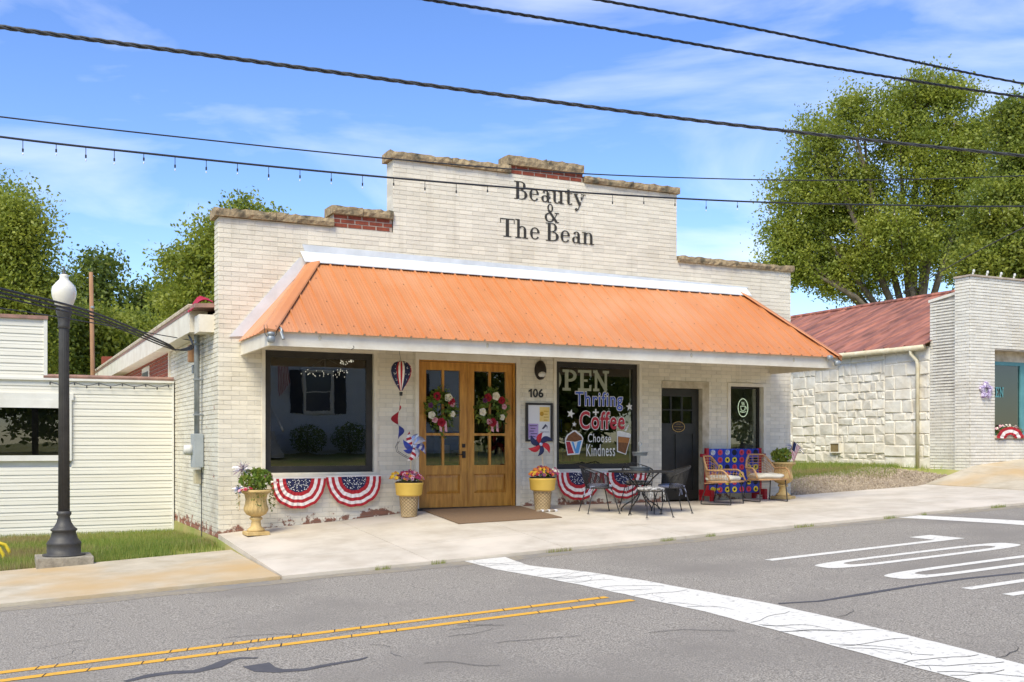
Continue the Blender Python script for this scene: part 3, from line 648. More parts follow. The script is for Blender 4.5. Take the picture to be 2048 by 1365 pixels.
# ================================================================ lettering
def Rr(a, b, c, d): return [[(a, b), (c, b), (c, d), (a, d)]]
def Ar(cx, cz, rx, rz, a0, a1, thick, thin, n=18):
    o, i = [], []
    for k in range(n+1):
        a = math.radians(a0+(a1-a0)*k/n); w_ = thin+(thick-thin)*abs(math.cos(a))**1.5
        o.append((cx+rx*math.cos(a), cz+rz*math.sin(a))); i.append((cx+(rx-w_)*math.cos(a), cz+(rz-min(w_, thin*1.2 if thin < thick else w_))*math.sin(a)))
    return [[o[k], o[k+1], i[k+1], i[k]] for k in range(n)]
def Ln(a, b, w_):
    dx, dz = b[0]-a[0], b[1]-a[1]; l_ = math.hypot(dx, dz); nx, nz = -dz/l_*w_/2, dx/l_*w_/2
    return [[(a[0]-nx, a[1]-nz), (b[0]-nx, b[1]-nz), (b[0]+nx, b[1]+nz), (a[0]+nx, a[1]+nz)]]
K, T_ = .112, .034
SER = {
 'B': (.58, Rr(.08,0,.20,.7)+Rr(0,0,.28,T_)+Rr(0,.7-T_,.28,.7)+Ar(.26,.53,.20,.17,-90,90,K,T_)+Ar(.28,.185,.25,.185,-90,90,K*1.1,T_)+Rr(.2,.345,.3,.345+T_)),
 'e': (.46, Ar(.22,.235,.20,.235,12,325,K,T_)+Rr(.06,.245,.40,.245+T_)),
 'a': (.46, Rr(.26,.05,.365,.34)+Ar(.225,.335,.14,.13,0,165,K,T_)+Ar(.19,.135,.15,.135,35,330,K*.9,T_)+Rr(.34,0,.45,T_)+Rr(.20,.235,.30,.235+T_)+Rr(.3,0,.365,.08)),
 'u': (.54, Rr(.07,.13,.175,.47)+Rr(.34,0,.445,.47)+Ar(.225,.14,.155,.14,180,340,K,T_)+Rr(0,.47-T_,.175,.47)+Rr(.27,.47-T_,.445,.47)+Rr(.4,0,.52,T_)),
 't': (.36, Rr(.10,.1,.205,.60)+Rr(.01,.47-T_,.33,.47)+Ar(.225,.12,.125,.12,180,325,K,T_)),
 'y': (.50, Ln((.07,.46),(.275,.02),.105)+Ln((.43,.46),(.19,-.16),.036)+Rr(0,.47-T_,.2,.47)+Rr(.33,.47-T_,.52,.47)+Ar(.12,-.155,.065,.06,0,360,.055,.05)),
 'T': (.62, Rr(.24,0,.37,.7)+Rr(.02,.66,.59,.7)+Rr(.02,.52,.052,.66)+Rr(.558,.52,.59,.66)+Rr(.15,0,.46,T_)),
 'h': (.56, Rr(.07,0,.175,.72)+Rr(0,.72-T_,.175,.72)+Rr(0,0,.245,T_)+Ar(.27,.32,.165,.15,0,150,K,T_)+Rr(.33,0,.435,.33)+Rr(.27,0,.51,T_)),
 'n': (.56, Rr(.07,0,.175,.47)+Rr(0,.47-T_,.175,.47)+Rr(0,0,.245,T_)+Ar(.27,.32,.165,.15,0,150,K,T_)+Rr(.33,0,.435,.33)+Rr(.27,0,.51,T_)),
 '&': (.66, Ar(.26,.54,.125,.16,0,360,.07,.035)+Ar(.23,.18,.21,.18,60,345,.10,.04)+Ln((.19,.45),(.53,.02),.095)+Ln((.42,.10),(.55,.36),.034)+Rr(.44,.36-T_/2,.64,.36+T_/2)+Rr(.47,0,.64,T_)),
 ' ': (.20, [])}
SLAB = {'O': (.7, Ar(.33,.35,.32,.35,0,360,.15,.09)), 'P': (.66, Rr(.1,0,.25,.7)+Rr(0,0,.35,.09)+Rr(0,.61,.3,.7)+Ar(.32,.5,.28,.2,-90,90,.14,.09)+Rr(.25,.30,.33,.39)),
 'E': (.66, Rr(.1,0,.25,.7)+Rr(0,0,.58,.09)+Rr(0,.61,.58,.7)+Rr(.49,.09,.58,.2)+Rr(.49,.5,.58,.61)+Rr(.25,.31,.42,.39)), 'N': (.72, Rr(.07,0,.18,.7)+Rr(.5,0,.61,.7)+Ln((.1,.68),(.58,.02),.14)+Rr(0,.61,.2,.7)+Rr(.42,.61,.7,.7)+Rr(0,0,.27,.09))}
def write(font, text, x0, x1, z0, cap, y, b=None):
    b = b or MB(); tot = sum(font[c][0] for c in text); sx = (x1-x0)/tot; sz = cap/.7; x = x0; k = 0
    for c in text:
        wd, polys = font[c]
        for p in polys:
            b.add([(x+q[0]*sx, y-k*.00006, z0+q[1]*sz) for q in p], [tuple(range(len(p)))]); k += 1
        x += wd*sx
    return b
def txt(text, x0, x1, z0, z1, y, off=0., shear=0., b=None, mi=0, sp=1.0):
    """block lettering in the default typeface, fitted to a box on the wall"""
    cu = bpy.data.curves.new('t', 'FONT'); cu.body = text; cu.size = 1; cu.offset = off; cu.shear = shear; cu.space_character = sp; cu.resolution_u = 4
    o = bpy.data.objects.new('t', cu); COL.objects.link(o); dg = bpy.context.evaluated_depsgraph_get(); me = bpy.data.meshes.new_from_object(o.evaluated_get(dg))
    V = [v.co.copy() for v in me.vertices]; Fs = [tuple(p.vertices) for p in me.polygons]
    bpy.data.objects.remove(o); bpy.data.curves.remove(cu); bpy.data.meshes.remove(me)
    ax, bx = min(v.x for v in V), max(v.x for v in V); az, bz = min(v.y for v in V), max(v.y for v in V)
    if off: e = off; ax += e; bx -= e; az += e; bz -= e
    b = b or MB(); f = lambda v: (x0+(v.x-ax)/(bx-ax)*(x1-x0), y, z0+(v.y-az)/(bz-az)*(z1-z0))
    return b.add([f(v) for v in V], Fs, mi)
zB = wz(1028, 398); cB = wz(1028, 361.5)-zB
sg = write(SER, 'Beauty', wx(1028), wx(1170), zB, cB, D-.004); sg.build('lettering', 'sign_black', shop)
write(SER, '&', wx(1088), wx(1119), wz(1100, 445), wz(1100, 408)-wz(1100, 445), D-.004).build('lettering', 'sign_black', shop)
zT = wz(1010, 474); write(SER, 'The Bean', wx(999), wx(1190), zT, wz(1010, 437)-zT, D-.004).build('lettering', 'sign_black', shop)
for c, a, b_ in (('1', 1056, 1064), ('0', 1066, 1075), ('6', 1077, 1086)):
    o = (txt(c, wx(a), wx(b_), wz(1070, 795), wz(1070, 778.5), D-.012, .02) if c != '1' else MB().add([(wx(p), D-.012, wz(1070, q)) for p, q in ((1060.5, 795), (1063.5, 795), (1063.5, 778.5), (1061.5, 778.5), (1057, 782), (1057, 785), (1060.5, 783))], [tuple(range(7))])).build('house_number', 'black_frame', shop)
    md = o.modifiers.new('solid', 'SOLIDIFY'); md.thickness = .01
# painted window
GY = D+.06+.03-.004
def wp(x, y): return atY(x, y, GY)
def ptext(t, x0, x1, yb, yt, m, rim=None, off=.0, sh=0.):
    a, b_ = wp(x0, yb), wp(x1, yt)
    if rim: txt(t, a.x, b_.x, a.z, b_.z, GY+.001, off+.03, sh, sp=1.12).build('window_lettering', rim, w2)
    txt(t, a.x, b_.x, a.z, b_.z, GY, off, sh, sp=1.12).build('window_lettering', m, w2)
g = write(SLAB, 'OPEN', wp(1092, 770).x, wp(1219, 770).x, wp(1150, 782).z, wp(1150, 740).z-wp(1150, 782).z, GY+.0035); g.v = [p if p[0] > W2[0]+.085 else (W2[0]+.085, p[1], p[2]) for p in g.v]; g.build('window_lettering', 'open_green', w2)
ptext('Thrifing', 1151, 1245, 820, 786, 'paint_blue', 'paint_white', .012)
ptext('+', 1186, 1197, 831, 819, 'paint_white', None, .02); ptext('Coffee', 1160, 1249, 858, 825, 'paint_red', 'paint_white', .022)
ptext('Choose', 1176, 1222, 885, 868, 'paint_white', None, .004); ptext('Kindness', 1173, 1230, 913, 889, 'paint_white', None, .004)
def star2(c, r, y, rot=0, k=.42): return [(c.x+(r if i % 2 == 0 else r*k)*math.sin(rot+i*math.pi/5), y, c.z+(r if i % 2 == 0 else r*k)*math.cos(rot+i*math.pi/5)) for i in range(10)]
for x_, y_, r, ro in ((1141.5, 828, .085, .25), (1148.5, 849, .05, .1), (1259, 814, .08, -.1)): MB().add(star2(wp(x_, y_), r, GY, ro), [tuple(range(10))]).build('painted_star', 'paint_white', w2)
def poly(pts, y, m, nm='painted_figure'): return MB().add([(wp(*p).x, y, wp(*p).z) for p in pts], [tuple(range(len(pts)))]).build(nm, m, w2)
cup = [(1132, 883), (1165, 880), (1158, 907), (1136, 910)]
poly([(1130, 884), (1130, 878), (1134, 870), (1140, 866), (1146, 861), (1152, 861), (1157, 866), (1163, 870), (1167, 877), (1166, 883), (1159, 909), (1135, 911)], GY+.0012, 'paint_white')
poly([(1132, 882), (1136, 872), (1143, 867), (1149, 863), (1156, 869), (1163, 874), (1165, 880), (1150, 884)], GY, 'paint_brown')
poly([(1132, 884), (1140, 884), (1148, 907), (1136, 908)], GY, 'paint_red'); poly([(1155, 884), (1163, 882), (1157, 907), (1150, 907)], GY, 'paint_sky'); poly([(1143, 884), (1147, 884), (1152, 900), (1150, 905)], GY, 'paint_sky')
poly([(1234, 863), (1240, 862), (1262, 868), (1262, 872), (1252, 910), (1234, 904)], GY+.0012, 'paint_white'); poly([(1236, 873), (1260, 876), (1251, 908), (1236, 902)], GY, 'paint_brown'); poly([(1237, 874), (1259, 877), (1257, 887), (1237, 885)], GY-.001, 'paint_orange'); poly([(1249, 862), (1252, 863), (1258, 851), (1256, 850)], GY, 'paint_white')
# lines of gilt script on the door plaque
for h, wd, dz in ((.022, .10, .036), (.022, .20, -.008), (.010, .11, -.052)):      # the gilt script is too small to read: a run of pen strokes
    n_ = int(wd/.006); MB().tube([(pc.x-wd/2+wd*i/n_, D+.088, pc.z+dz+h*(.5+.5*math.sin(i*1.9)*math.cos(i*.7+dz*90))) for i in range(n_+1)], .0022, 4).build('script_line', 'gold', pq)
# cup sign of glass tubing in the narrow window
nc = atY(1486, 816, D+.16); ns = thing('neon_sign', nc, 'oval coffee cup tube sign hanging in the narrow window', 'sign')
E2 = lambda cx, cz, rx, rz, a0=0, a1=360, n=28: [(cx+rx*math.cos(math.radians(a0+(a1-a0)*i/n)), 0, cz+rz*math.sin(math.radians(a0+(a1-a0)*i/n))) for i in range(n+(a1-a0 != 360))]
g = MB().tube(E2(0, 0, .115, .17), .006, 6, True); g.build('oval_tube', 'neon', ns, local=True)
g = MB().tube([(-.055, 0, .03), (.055, 0, .03), (.045, 0, -.03), (.015, 0, -.06), (-.02, 0, -.06), (-.045, 0, -.03)], .005, 6, True); g.tube(E2(.06, -.005, .025, .022, -80, 90, 8), .004); g.tube(E2(0, -.06, .075, .025, 190, 350, 12), .005); g.build('cup_tube', 'neon', ns, local=True)
for dx in (-.025, 0, .025): MB().tube([(dx+.008*math.sin(i*1.3), 0, .05+i*.012) for i in range(6)], .0035, 5).build('steam_tube', 'neon', ns, local=True)
MB().tube([(0, 0, .17), (.01, 0, .3)], .003, 5).build('cord', 'cable', ns, local=True)
# chandeliers inside
for i, (x_, y_, yy, r, lb) in enumerate(((694, 720, 17.2, .14, 'small sparkling crystal chandelier near the top of the left window'), (650, 744, 18.4, .42, 'wide crystal chandelier deeper inside behind the left window'))):
    c = atY(x_, y_, yy); t = thing('chandelier', c, lb, 'chandelier', None); b = MB(); k = MB()
    for q in range(34): a = random.random()*6.28; rr = r*(.4+.6*random.random()); p = (rr*math.cos(a), rr*math.sin(a), random.uniform(-.09, .06)); b.pillow(p, .007, .007, .012, 1, 6, 4)
    k.tube([(r*math.cos(a), r*math.sin(a), .05) for a in fr(0, 6.28, 20)[:-1]], .008, 5, True); k.tube([(0, 0, .06), (0, 0, 1.8-c.z)], .006, 5)
    for a in (0, 2.1, 4.2): k.tube([(r*math.cos(a), r*math.sin(a), .05), (0, 0, .25)], .004, 4)
    tag(b.build('crystals', 'crystal', t, local=True), kind='stuff'); k.build('frame', 'galv', t, local=True)
# shelves and goods dimly inside the right-hand window
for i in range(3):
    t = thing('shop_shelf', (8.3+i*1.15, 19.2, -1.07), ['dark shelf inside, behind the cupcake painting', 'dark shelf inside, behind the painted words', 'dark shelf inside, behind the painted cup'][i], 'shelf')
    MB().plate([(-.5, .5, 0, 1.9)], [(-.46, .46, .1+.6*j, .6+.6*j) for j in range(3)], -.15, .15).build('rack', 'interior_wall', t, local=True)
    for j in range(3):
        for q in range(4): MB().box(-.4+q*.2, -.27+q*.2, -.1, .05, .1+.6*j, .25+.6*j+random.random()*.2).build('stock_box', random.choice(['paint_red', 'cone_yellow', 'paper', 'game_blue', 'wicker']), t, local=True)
# ================================================================ things on and by the front
def gp(x, y): return pg(x, y)
# bunting fans
def bunting(x0, x1, ytop, ybot, lab, sq=1.0, n=46):
    xm_ = (x0+x1)/2; c = atY(xm_, ytop, D-.075); rx = (atY(x1, ytop, D-.07).x-atY(x0, ytop, D-.07).x)/2; rz_ = c.z-atY(xm_, ybot, D-.07).z
    t = thing('bunting', c, lab, 'bunting', 'patriotic bunting fans under the display windows')
    bands = [(0, .46, 2), (.46, .58, 0), (.58, .70, 1), (.70, .81, 0), (.81, .91, 1), (.91, 1.0, 0)]
    ph = random.random()*6
    def P(r, k): a = math.pi*k/n; return (rx*r*math.cos(a)*(1+.02*math.sin(5*a+ph)), -.010-.016*r*(.5+.5*math.sin(26*a+ph)), -rz_*r*math.sin(a)**.85-.012*r*(.5+.5*math.sin(13*a+ph)))
    for nm, mt, sel in (('stripes', ['flag_red', 'flag_white'], (0, 1)), ('star_field', ['flag_blue'], (2,))):
        b = MB()
        for r0, r1, mi in bands:
            if mi not in sel: continue
            for k in range(n): b.add([P(r0, k), P(r1, k), P(r1, k+1), P(r0, k+1)], [(0, 1, 2, 3)], mi if len(mt) > 1 else 0)
        b.build(nm, mt, t, True, local=True)
    b = MB()
    for q in range(70):
        a, r = random.uniform(.1, math.pi-.1), .44*math.sqrt(random.random()); p = P(r, n*a/math.pi)
        b.add([(p[0]+(.009 if i % 2 == 0 else .004)*math.sin(i*math.pi/5), p[1]-.008, p[2]+(.009 if i % 2 == 0 else .004)*math.cos(i*math.pi/5)) for i in range(10)], [tuple(range(10))])
    tag(b.build('stars', 'star_white', t, local=True), kind='stuff')
    MB().box(-rx, rx, -.012, .0, -.004, .012).build('heading_tape', 'flag_white', t, local=True)
bunting(541, 652, 957, 1017, 'red, white and blue bunting fan beside the left urn planter')
bunting(653, 763, 953, 1013, 'red, white and blue bunting fan nearest the double doors, left of them')
bunting(1112, 1203, 945, 1000, 'red, white and blue bunting fan behind the left end of the iron table'); bunting(1203, 1292, 945, 997, 'red, white and blue bunting fan half hidden behind the iron table and chairs')
# urns
def leafball(c, rx, ry, rz_, n, size, mats, parent, nm='foliage', droop=0):
    C = rng.normal(size=(n, 3)); C /= np.linalg.norm(C, axis=1)[:, None]; C *= (.35+.65*rng.random((n, 1))**.5); C = C*np.array([rx, ry, rz_])+np.array(c)
    V, Fc = leafcards(C, size); me = npmesh(nm, V, Fc, mats, None, rng.integers(0, len(mats), n)); me.parent = parent; me['kind'] = 'stuff'; return me
def urn(px, py, lab, sc=1.0, rz0=0):
    p = gp(px, py); t = thing('urn_planter', p, lab, 'planter', 'stone urns at the ends of the shop front', rz0); h = .60*sc
    MB().box(-.16*sc, .16*sc, -.16*sc, .16*sc, 0, .05*sc).build('plinth', 'urn', t, local=True, bevel=.006)
    MB().lathe([(.13*sc, .05*sc), (.12*sc, .08*sc), (.075*sc, .12*sc), (.062*sc, .2*sc), (.09*sc, .225*sc), (.09*sc, .24*sc), (.065*sc, .26*sc)], n=24).build('pedestal', 'urn', t, True, local=True)
    MB().lathe([(.07*sc, .26*sc), (.13*sc, .29*sc), (.165*sc, .34*sc), (.168*sc, .38*sc), (.15*sc, .43*sc), (.142*sc, .50*sc), (.155*sc, .57*sc), (.195*sc, .60*sc)], n=96, fl=.035, nf=18).build('bowl', 'urn', t, True, local=True)
    MB().lathe([(.19*sc, .595*sc), (.215*sc, .605*sc), (.22*sc, .625*sc), (.205*sc, .64*sc), (.17*sc, .635*sc)], n=30).build('rim', 'urn', t, True, local=True)
    MB().lathe([(.18*sc, .61*sc), (.12*sc, .625*sc), (.001, .63*sc)], n=20).build('soil', 'dirt', t, local=True)
    return t, .63*sc
def flowers(parent, c, rx, ry, rz_, n, r, mats, nm='flowers'):
    b = MB()
    for q in range(n):
        a, d = random.random()*6.28, math.sqrt(random.random()); p = Vector((c[0]+rx*d*math.cos(a), c[1]+ry*d*math.sin(a), c[2]+rz_*(1-d*d)*random.uniform(.7, 1.1)))
        nn = Vector((math.cos(a)*d*.8, math.sin(a)*d*.8-.5, .7)).normalized(); u = nn.orthogonal().normalized(); v = nn.cross(u); mi = random.randrange(len(mats)); rr = r*random.uniform(.7, 1.3)
        for k in range(5):
            t0 = k*1.2566+q; e = u*math.cos(t0)+v*math.sin(t0); f = u*math.cos(t0+.6)+v*math.sin(t0+.6); h = u*math.cos(t0-.6)+v*math.sin(t0-.6)
            b.add([p, p+h*rr*.7+nn*.2*rr, p+e*rr+nn*.35*rr, p+f*rr*.7+nn*.2*rr], [(0, 1, 2, 3)], mi)
    return tag(b.build(nm, mats, parent, local=True), kind='stuff')
u1, h1 = urn(512, 1070, 'cream fluted urn with bright green plant at the left corner of the shop', 1.02)
leafball((0, 0, h1+.16), .24, .2, .17, 620, .07, ['leaf_bright', 'leaf_b', 'leaf_bright'], u1); leafball((.22, -.05, h1-.12), .05, .05, .2, 120, .035, ['leaf_b', 'leaf_c'], u1, 'trailing_stems'); leafball((-.26, -.02, h1-.1), .03, .04, .2, 60, .03, ['leaf_b', 'leaf_c'], u1, 'trailing_stems'); leafball((0, -.2, h1-.1), .12, .02, .14, 70, .03, ['leaf_b', 'leaf_c'], u1, 'trailing_stems')
flowers(u1, (.16, -.05, h1+.1), .14, .12, .14, 30, .018, ['fl_pink', 'fl_cream']); flowers(u1, (-.15, -.16, h1), .12, .06, .03, 14, .03, ['fl_red', 'fl_pink'], 'flowers')
def spray(c, r, n, mats, lab, nm='tinsel_pick'):
    t = thing(nm, c, lab, 'decoration'); b = MB()
    for q in range(n):
        d = Vector((random.gauss(0, 1), random.gauss(0, 1), random.gauss(.5, .8))).normalized()*r*random.uniform(.5, 1); b.tube([(0, 0, 0), d*.6, d+Vector((0, 0, -.15*r))], .0022, 3, mi=q % len(mats))
    tag(b.build('strands', mats, t, local=True), kind='stuff'); MB().tube([(0, 0, 0), (.02, 0, -.3)], .004, 5).build('stem', 'stick', t, local=True); return t
p = u1.location; spray((p.x-.19, p.y-.02, p.z+h1+.30), .17, 110, ['silver', 'fl_purple', 'flag_white'], 'silver and purple tinsel spray standing in the left urn')
spray((p.x-.27, p.y-.08, p.z+h1+.02), .09, 60, ['foil_blue', 'silver'], 'small blue tinsel burst at the edge of the left urn')
u2, h2 = urn(1566, 998, 'weathered cream urn with leafy plant and small flag beside the wicker chairs', 1.06, .4)
leafball((-.06, 0, h2+.13), .2, .18, .15, 420, .075, ['leaf_bright', 'leaf_a', 'leaf_b'], u2); leafball((.22, 0, h2-.12), .06, .06, .2, 140, .04, ['leaf_b', 'leaf_c'], u2, 'trailing_stems')
p = u2.location; spray((p.x+.27, p.y, p.z+h2+.26), .2, 90, ['silver', 'foil_blue'], 'silver and blue tinsel spray standing in the right urn')
t = thing('small_flag', (p.x+.1, p.y-.12, p.z+h2), 'small stars and stripes flag stuck in the right urn', 'flag'); MB().tube([(-.07, 0, 0), (.05, 0, .42)], .005, 6).build('stick', 'stick', t, local=True)
b = MB()
for s_ in range(13):
    a, c = s_/13, (s_+1)/13
    for k in range(6):
        f = lambda u, v: (.05-.13*v*.9+.17*u*.75-.0, .02*math.sin(u*5+v*2), .40-.30*v-.10*u)
        if k < 3 and s_ < 7: continue
        b.add([f(a, k/6), f(c, k/6), f(c, (k+1)/6), f(a, (k+1)/6)], [(0, 1, 2, 3)], s_ % 2)
b.build('stripes', ['flag_red', 'flag_white'], t, local=True)
b = MB(); f = lambda u, v: (.05-.13*v*.9+.17*u*.75, .02*math.sin(u*5+v*2)-.001, .40-.30*v-.10*u); b.add([f(0, 0), f(.54, 0), f(.54, .5), f(0, .5)], [(0, 1, 2, 3)]); b.build('canton', 'flag_blue', t, local=True)
# ice cream cone planters
def cone(px, py, lab, mats, fl2):
    p = gp(px, py); t = thing('cone_planter', p, lab, 'planter', 'ice cream cone planters by the double doors')
    MB().lathe([(.118, 0), (.122, .01), (.145, .30), (.150, .33)], n=32).build('waffle_cone', 'cone', t, True, local=True)
    b = MB()
    for s_ in (1, -1):
        for k in range(14): b.tube([((.119+.028*v)*math.cos(s_*v*2.6+k*.4488), (.119+.028*v)*math.sin(s_*v*2.6+k*.4488), .01+.30*v) for v in fr(0, 1, 8)], .0055, 4)
    b.build('waffle_ridges', 'cone_groove', t, local=True)
    MB().lathe([(.150, .325), (.19, .335), (.2, .35), (.215, .50), (.222, .51), (.222, .53), (.20, .53), (.195, .48)], n=36).build('yellow_rim', 'cone_yellow', t, True, local=True)
    MB().lathe([(.205, .49), (.21, .545), (.19, .55), (.001, .54)], n=28).build('liner_pot', 'dirt', t, local=True)
    leafball((0, 0, .60), .2, .18, .08, 160, .05, ['leaf_b', 'leaf_c'], t); flowers(t, (0, 0, .58), .23, .2, .13, 130, .032, mats); flowers(t, (fl2, 0, .60), .07, .1, .1, 26, .03, ['fl_yellow', 'fl_orange'] if fl2 < 0 else ['fl_cream', 'fl_pink', 'fl_magenta'])
    return t
c1 = cone(818, 1034, 'yellow rimmed ice cream cone planter with dark pink flowers, left of the doors', ['fl_magenta', 'fl_purple', 'fl_magenta', 'fl_orange', 'fl_pink', 'fl_red'], -.22)
c2 = cone(1085, 1022, 'yellow rimmed ice cream cone planter with orange and purple flowers, right of the doors', ['fl_orange', 'fl_yellow', 'fl_purple', 'fl_orange', 'fl_magenta', 'fl_red'], .22)
for i in range(6):
    pz = c2.location; o = MB().pillow((0, 0, .018), .05, .035, .022, .8, 10, 6).build('pebble', 'paper' if i % 2 else 'pebble'); o.location = (pz.x-.14+i*.06, pz.y-.15+.02*(i % 2), G(pz.x, pz.y-.15)); tag(o, ['pale grey stone at the left foot of the right cone planter', 'white stone, second from the left, at the right cone planter', 'tan stone, third from the left, at the right cone planter', 'white stone, fourth from the left, at the right cone planter', 'tan stone, fifth from the left, at the right cone planter', 'white stone at the right foot of the right cone planter'][i], 'stone', 'stones at the foot of the cone planter')
def pinwheel(base, hub, lab, spec, tilt):
    t = thing('pinwheel', base, lab, 'pinwheel'); h = Vector(hub)-Vector(base)
    MB().tube([(0, 0, -.1), h*.5, h+Vector((0, .02, 0))], .006, 6).build('stick', 'stick', t, local=True)
    n = len(spec); Mx = Matrix.Rotation(tilt, 4, 'Z')
    for i, (mt, r) in enumerate(spec):
        a = 2*math.pi*i/n+.3; u = Vector((math.cos(a), 0, math.sin(a))); v = Vector((-math.sin(a), 0, math.cos(a))); b = MB(); vs = []
        for k in range(7):
            q = k/6; wd = .42*r*math.sin(math.pi*min(1, q*.9+.1))**.8; cu = Vector((0, -.09*r*math.sin(q*3), 0))
            vs += [Mx @ (h+u*r*q+v*(wd*.15*q)+cu), Mx @ (h+u*r*q+v*(wd*.15*q+wd*.5)+cu*.3+Vector((0, -.25*wd, 0))), Mx @ (h+u*r*q+v*(wd*.15*q+wd)+Vector((0, -.1*wd, 0)))]
        for k in range(6):
            for j in range(2): b.add([vs[3*k+j], vs[3*k+j+1], vs[3*k+4+j], vs[3*k+3+j]], [(0, 1, 2, 3)], k % len(mt))
        b.build('blade', list(mt), t, local=True)
    MB().pillow(Mx @ (h+Vector((0, -.03, 0))), .03, .02, .03, 1, 10, 6).build('hub', 'silver', t, local=True); return t
a = c1.location; hb = atY(822, 893, a.y-.1); pinwheel((a.x+.03, a.y, a.z+.6), hb, 'silver, blue and striped foil pinwheel in the left cone planter', [(('silver',), .27), (('silver',), .22), (('flag_white', 'flag_red'), .24), (('foil_blue',), .22), (('foil_blue',), .2), (('flag_red', 'flag_white'), .26), (('silver',), .22), (('silver', 'foil_blue'), .28)], .3)
a = c2.location; hb = atY(1082, 889, a.y-.1); pinwheel((a.x+.03, a.y, a.z+.6), hb, 'red and starry blue pinwheel in the right cone planter', [(('flag_blue',), .23), (('flag_red',), .2), (('flag_blue',), .22), (('flag_red',), .22), (('flag_blue',), .2), (('flag_red',), .22)], -.1)
# balloon wind spinner
bc = atY(802, 752, D-.35); t = thing('balloon_spinner', bc, 'stars and stripes hot air balloon spinner hanging left of the doors', 'wind spinner')
pr = [(.02, -.235), (.05, -.19), (.10, -.11), (.145, -.02), (.165, .07), (.155, .14), (.11, .20), (.05, .225), (.005, .23)]; b = MB(); n = 32
for i in range(len(pr)-1):
    for j in range(n):
        q = [(pr[i+e][0]*(1+.04*abs(math.sin(8*2*math.pi*(j+d)/n/2)))*math.cos(2*math.pi*(j+d)/n), pr[i+e][0]*math.sin(2*math.pi*(j+d)/n), pr[i+e][1]) for e, d in ((0, 0), (0, 1), (1, 1), (1, 0))]
        b.add(q, [(0, 1, 2, 3)], (0, 0, 0, 0, 1, 2, 1, 2)[j % 8])
b.build('envelope', ['flag_blue', 'flag_red', 'flag_white'], t, True, local=True)
b = MB()
for q in range(90):
    i = random.randint(1, 6); j = random.choice([k for k in range(32) if k % 8 < 4]); a = 2*math.pi*(j+random.random())/n; r = (pr[i][0]+pr[i+1][0])/2+.009; p = Vector((r*math.cos(a), r*math.sin(a), (pr[i][1]+pr[i+1][1])/2+random.uniform(-.03, .03))); e = Vector((-math.sin(a), math.cos(a), 0))
    b.add([p-e*.007, p+Vector((0, 0, -.007)), p+e*.007, p+Vector((0, 0, .007))], [(0, 1, 2, 3)])
tag(b.build('stars', 'star_white', t, local=True), kind='stuff')
MB().lathe([(.022, -.31), (.028, -.26), (.02, -.25)], n=10).build('basket', 'black_frame', t, local=True); MB().tube([(0, 0, .23), (0, .1, 1.47-bc.z)], .003, 4).build('hanger', 'cable', t, local=True); MB().tube([(0, 0, -.31), (-.03, 0, -.46)], .002, 4).build('cord', 'cable', t, local=True)
b = MB(); vs = []
for k in range(41):
    q = k/40; a = q*8.2; wd = .055*math.sin(math.pi*min(1, q*1.15+.05))**.6+.004; c = Vector((-.03-.02*q, 0, -.46-.58*q)); u = Vector((math.cos(a), math.sin(a), 0)); vs += [c+u*wd*.2, c+u*(wd+.07*math.sin(math.pi*q))]
for k in range(40): b.add([vs[2*k], vs[2*k+1], vs[2*k+3], vs[2*k+2]], [(0, 1, 2, 3)], 0 if k < 20 else 1)
b.build('spiral_tail', ['flag_red', 'foil_blue'], t, local=True)
pts = [Vector((-.05, 0, -1.02)), Vector((-.09, 0, -1.1)), Vector((-.07, 0, -1.18)), Vector((.02, -.03, -1.24)), Vector((.13, -.1, -1.31))]; MB().tube(pts, .004, 5).tube([q+Vector((.03, .02, .01)) for q in pts], .004, 5).build('tail_wire', 'iron', t, local=True)
# wreaths on the door glass
for x_, y_, lab in ((881, 818, 'flower wreath with red and cream roses on the left door leaf'), (984, 819, 'flower wreath with red and cream roses on the right door leaf')):
    c = atY(x_, y_, D+.03); t = thing('wreath', c, lab, 'wreath', 'flower wreaths on the double doors'); R = .2
    C = []
    for q in range(520): a = random.random()*6.28; C.append(((R+random.gauss(0, .055))*math.cos(a), random.gauss(-.01, .028), (R+random.gauss(0, .065))*math.sin(a)*1.12))
    V, Fc = leafcards(np.array(C), .085); o = npmesh('greenery', V, Fc, ['leaf_b', 'leaf_c', 'leaf_bright'], None, rng.integers(0, 3, len(C))); o.parent = t; o['kind'] = 'stuff'
    def rose(p, r, m):
        b = MB()
        for lay_, (k, rr, up_) in enumerate(((5, 1, .25), (5, .7, .6), (3, .4, .9))):
            for i in range(k):
                a = 6.283*i/k+lay_; u = Vector((math.cos(a), 0, math.sin(a))); v = Vector((-math.sin(a), 0, math.cos(a))); P0 = Vector(p)
                b.add([P0+Vector((0, -.1*r, 0)), P0+u*r*rr*.7-v*r*rr*.5+Vector((0, -up_*r, 0)), P0+u*r*rr+Vector((0, -up_*r*.8, 0)), P0+u*r*rr*.7+v*r*rr*.5+Vector((0, -up_*r, 0))], [(0, 1, 2, 3)])
        b.build('rose', m, t, local=True)
    for a, m, r in ((1.9, 'fl_red', .075), (.6, 'fl_red', .07), (4.9, 'fl_red', .08), (1.2, 'fl_cream', .075), (3.5, 'fl_cream', .07), (4.3, 'fl_pink', .06), (.1, 'fl_pink', .05), (2.6, 'fl_purple', .05), (5.6, 'fl_cream', .055), (2.2, 'fl_purple', .045)):
        a += random.uniform(-.3, .3); rose((R*math.cos(a), -.05, R*1.1*math.sin(a)), r, m)
    for dx in (-.05, .04): MB().add([(dx, -.05, -.2), (dx+.04, -.06, -.2), (dx+.06, -.05, -.38), (dx+.02, -.04, -.36)], [(0, 1, 2, 3)]).build('ribbon', 'fl_pink', t, local=True)
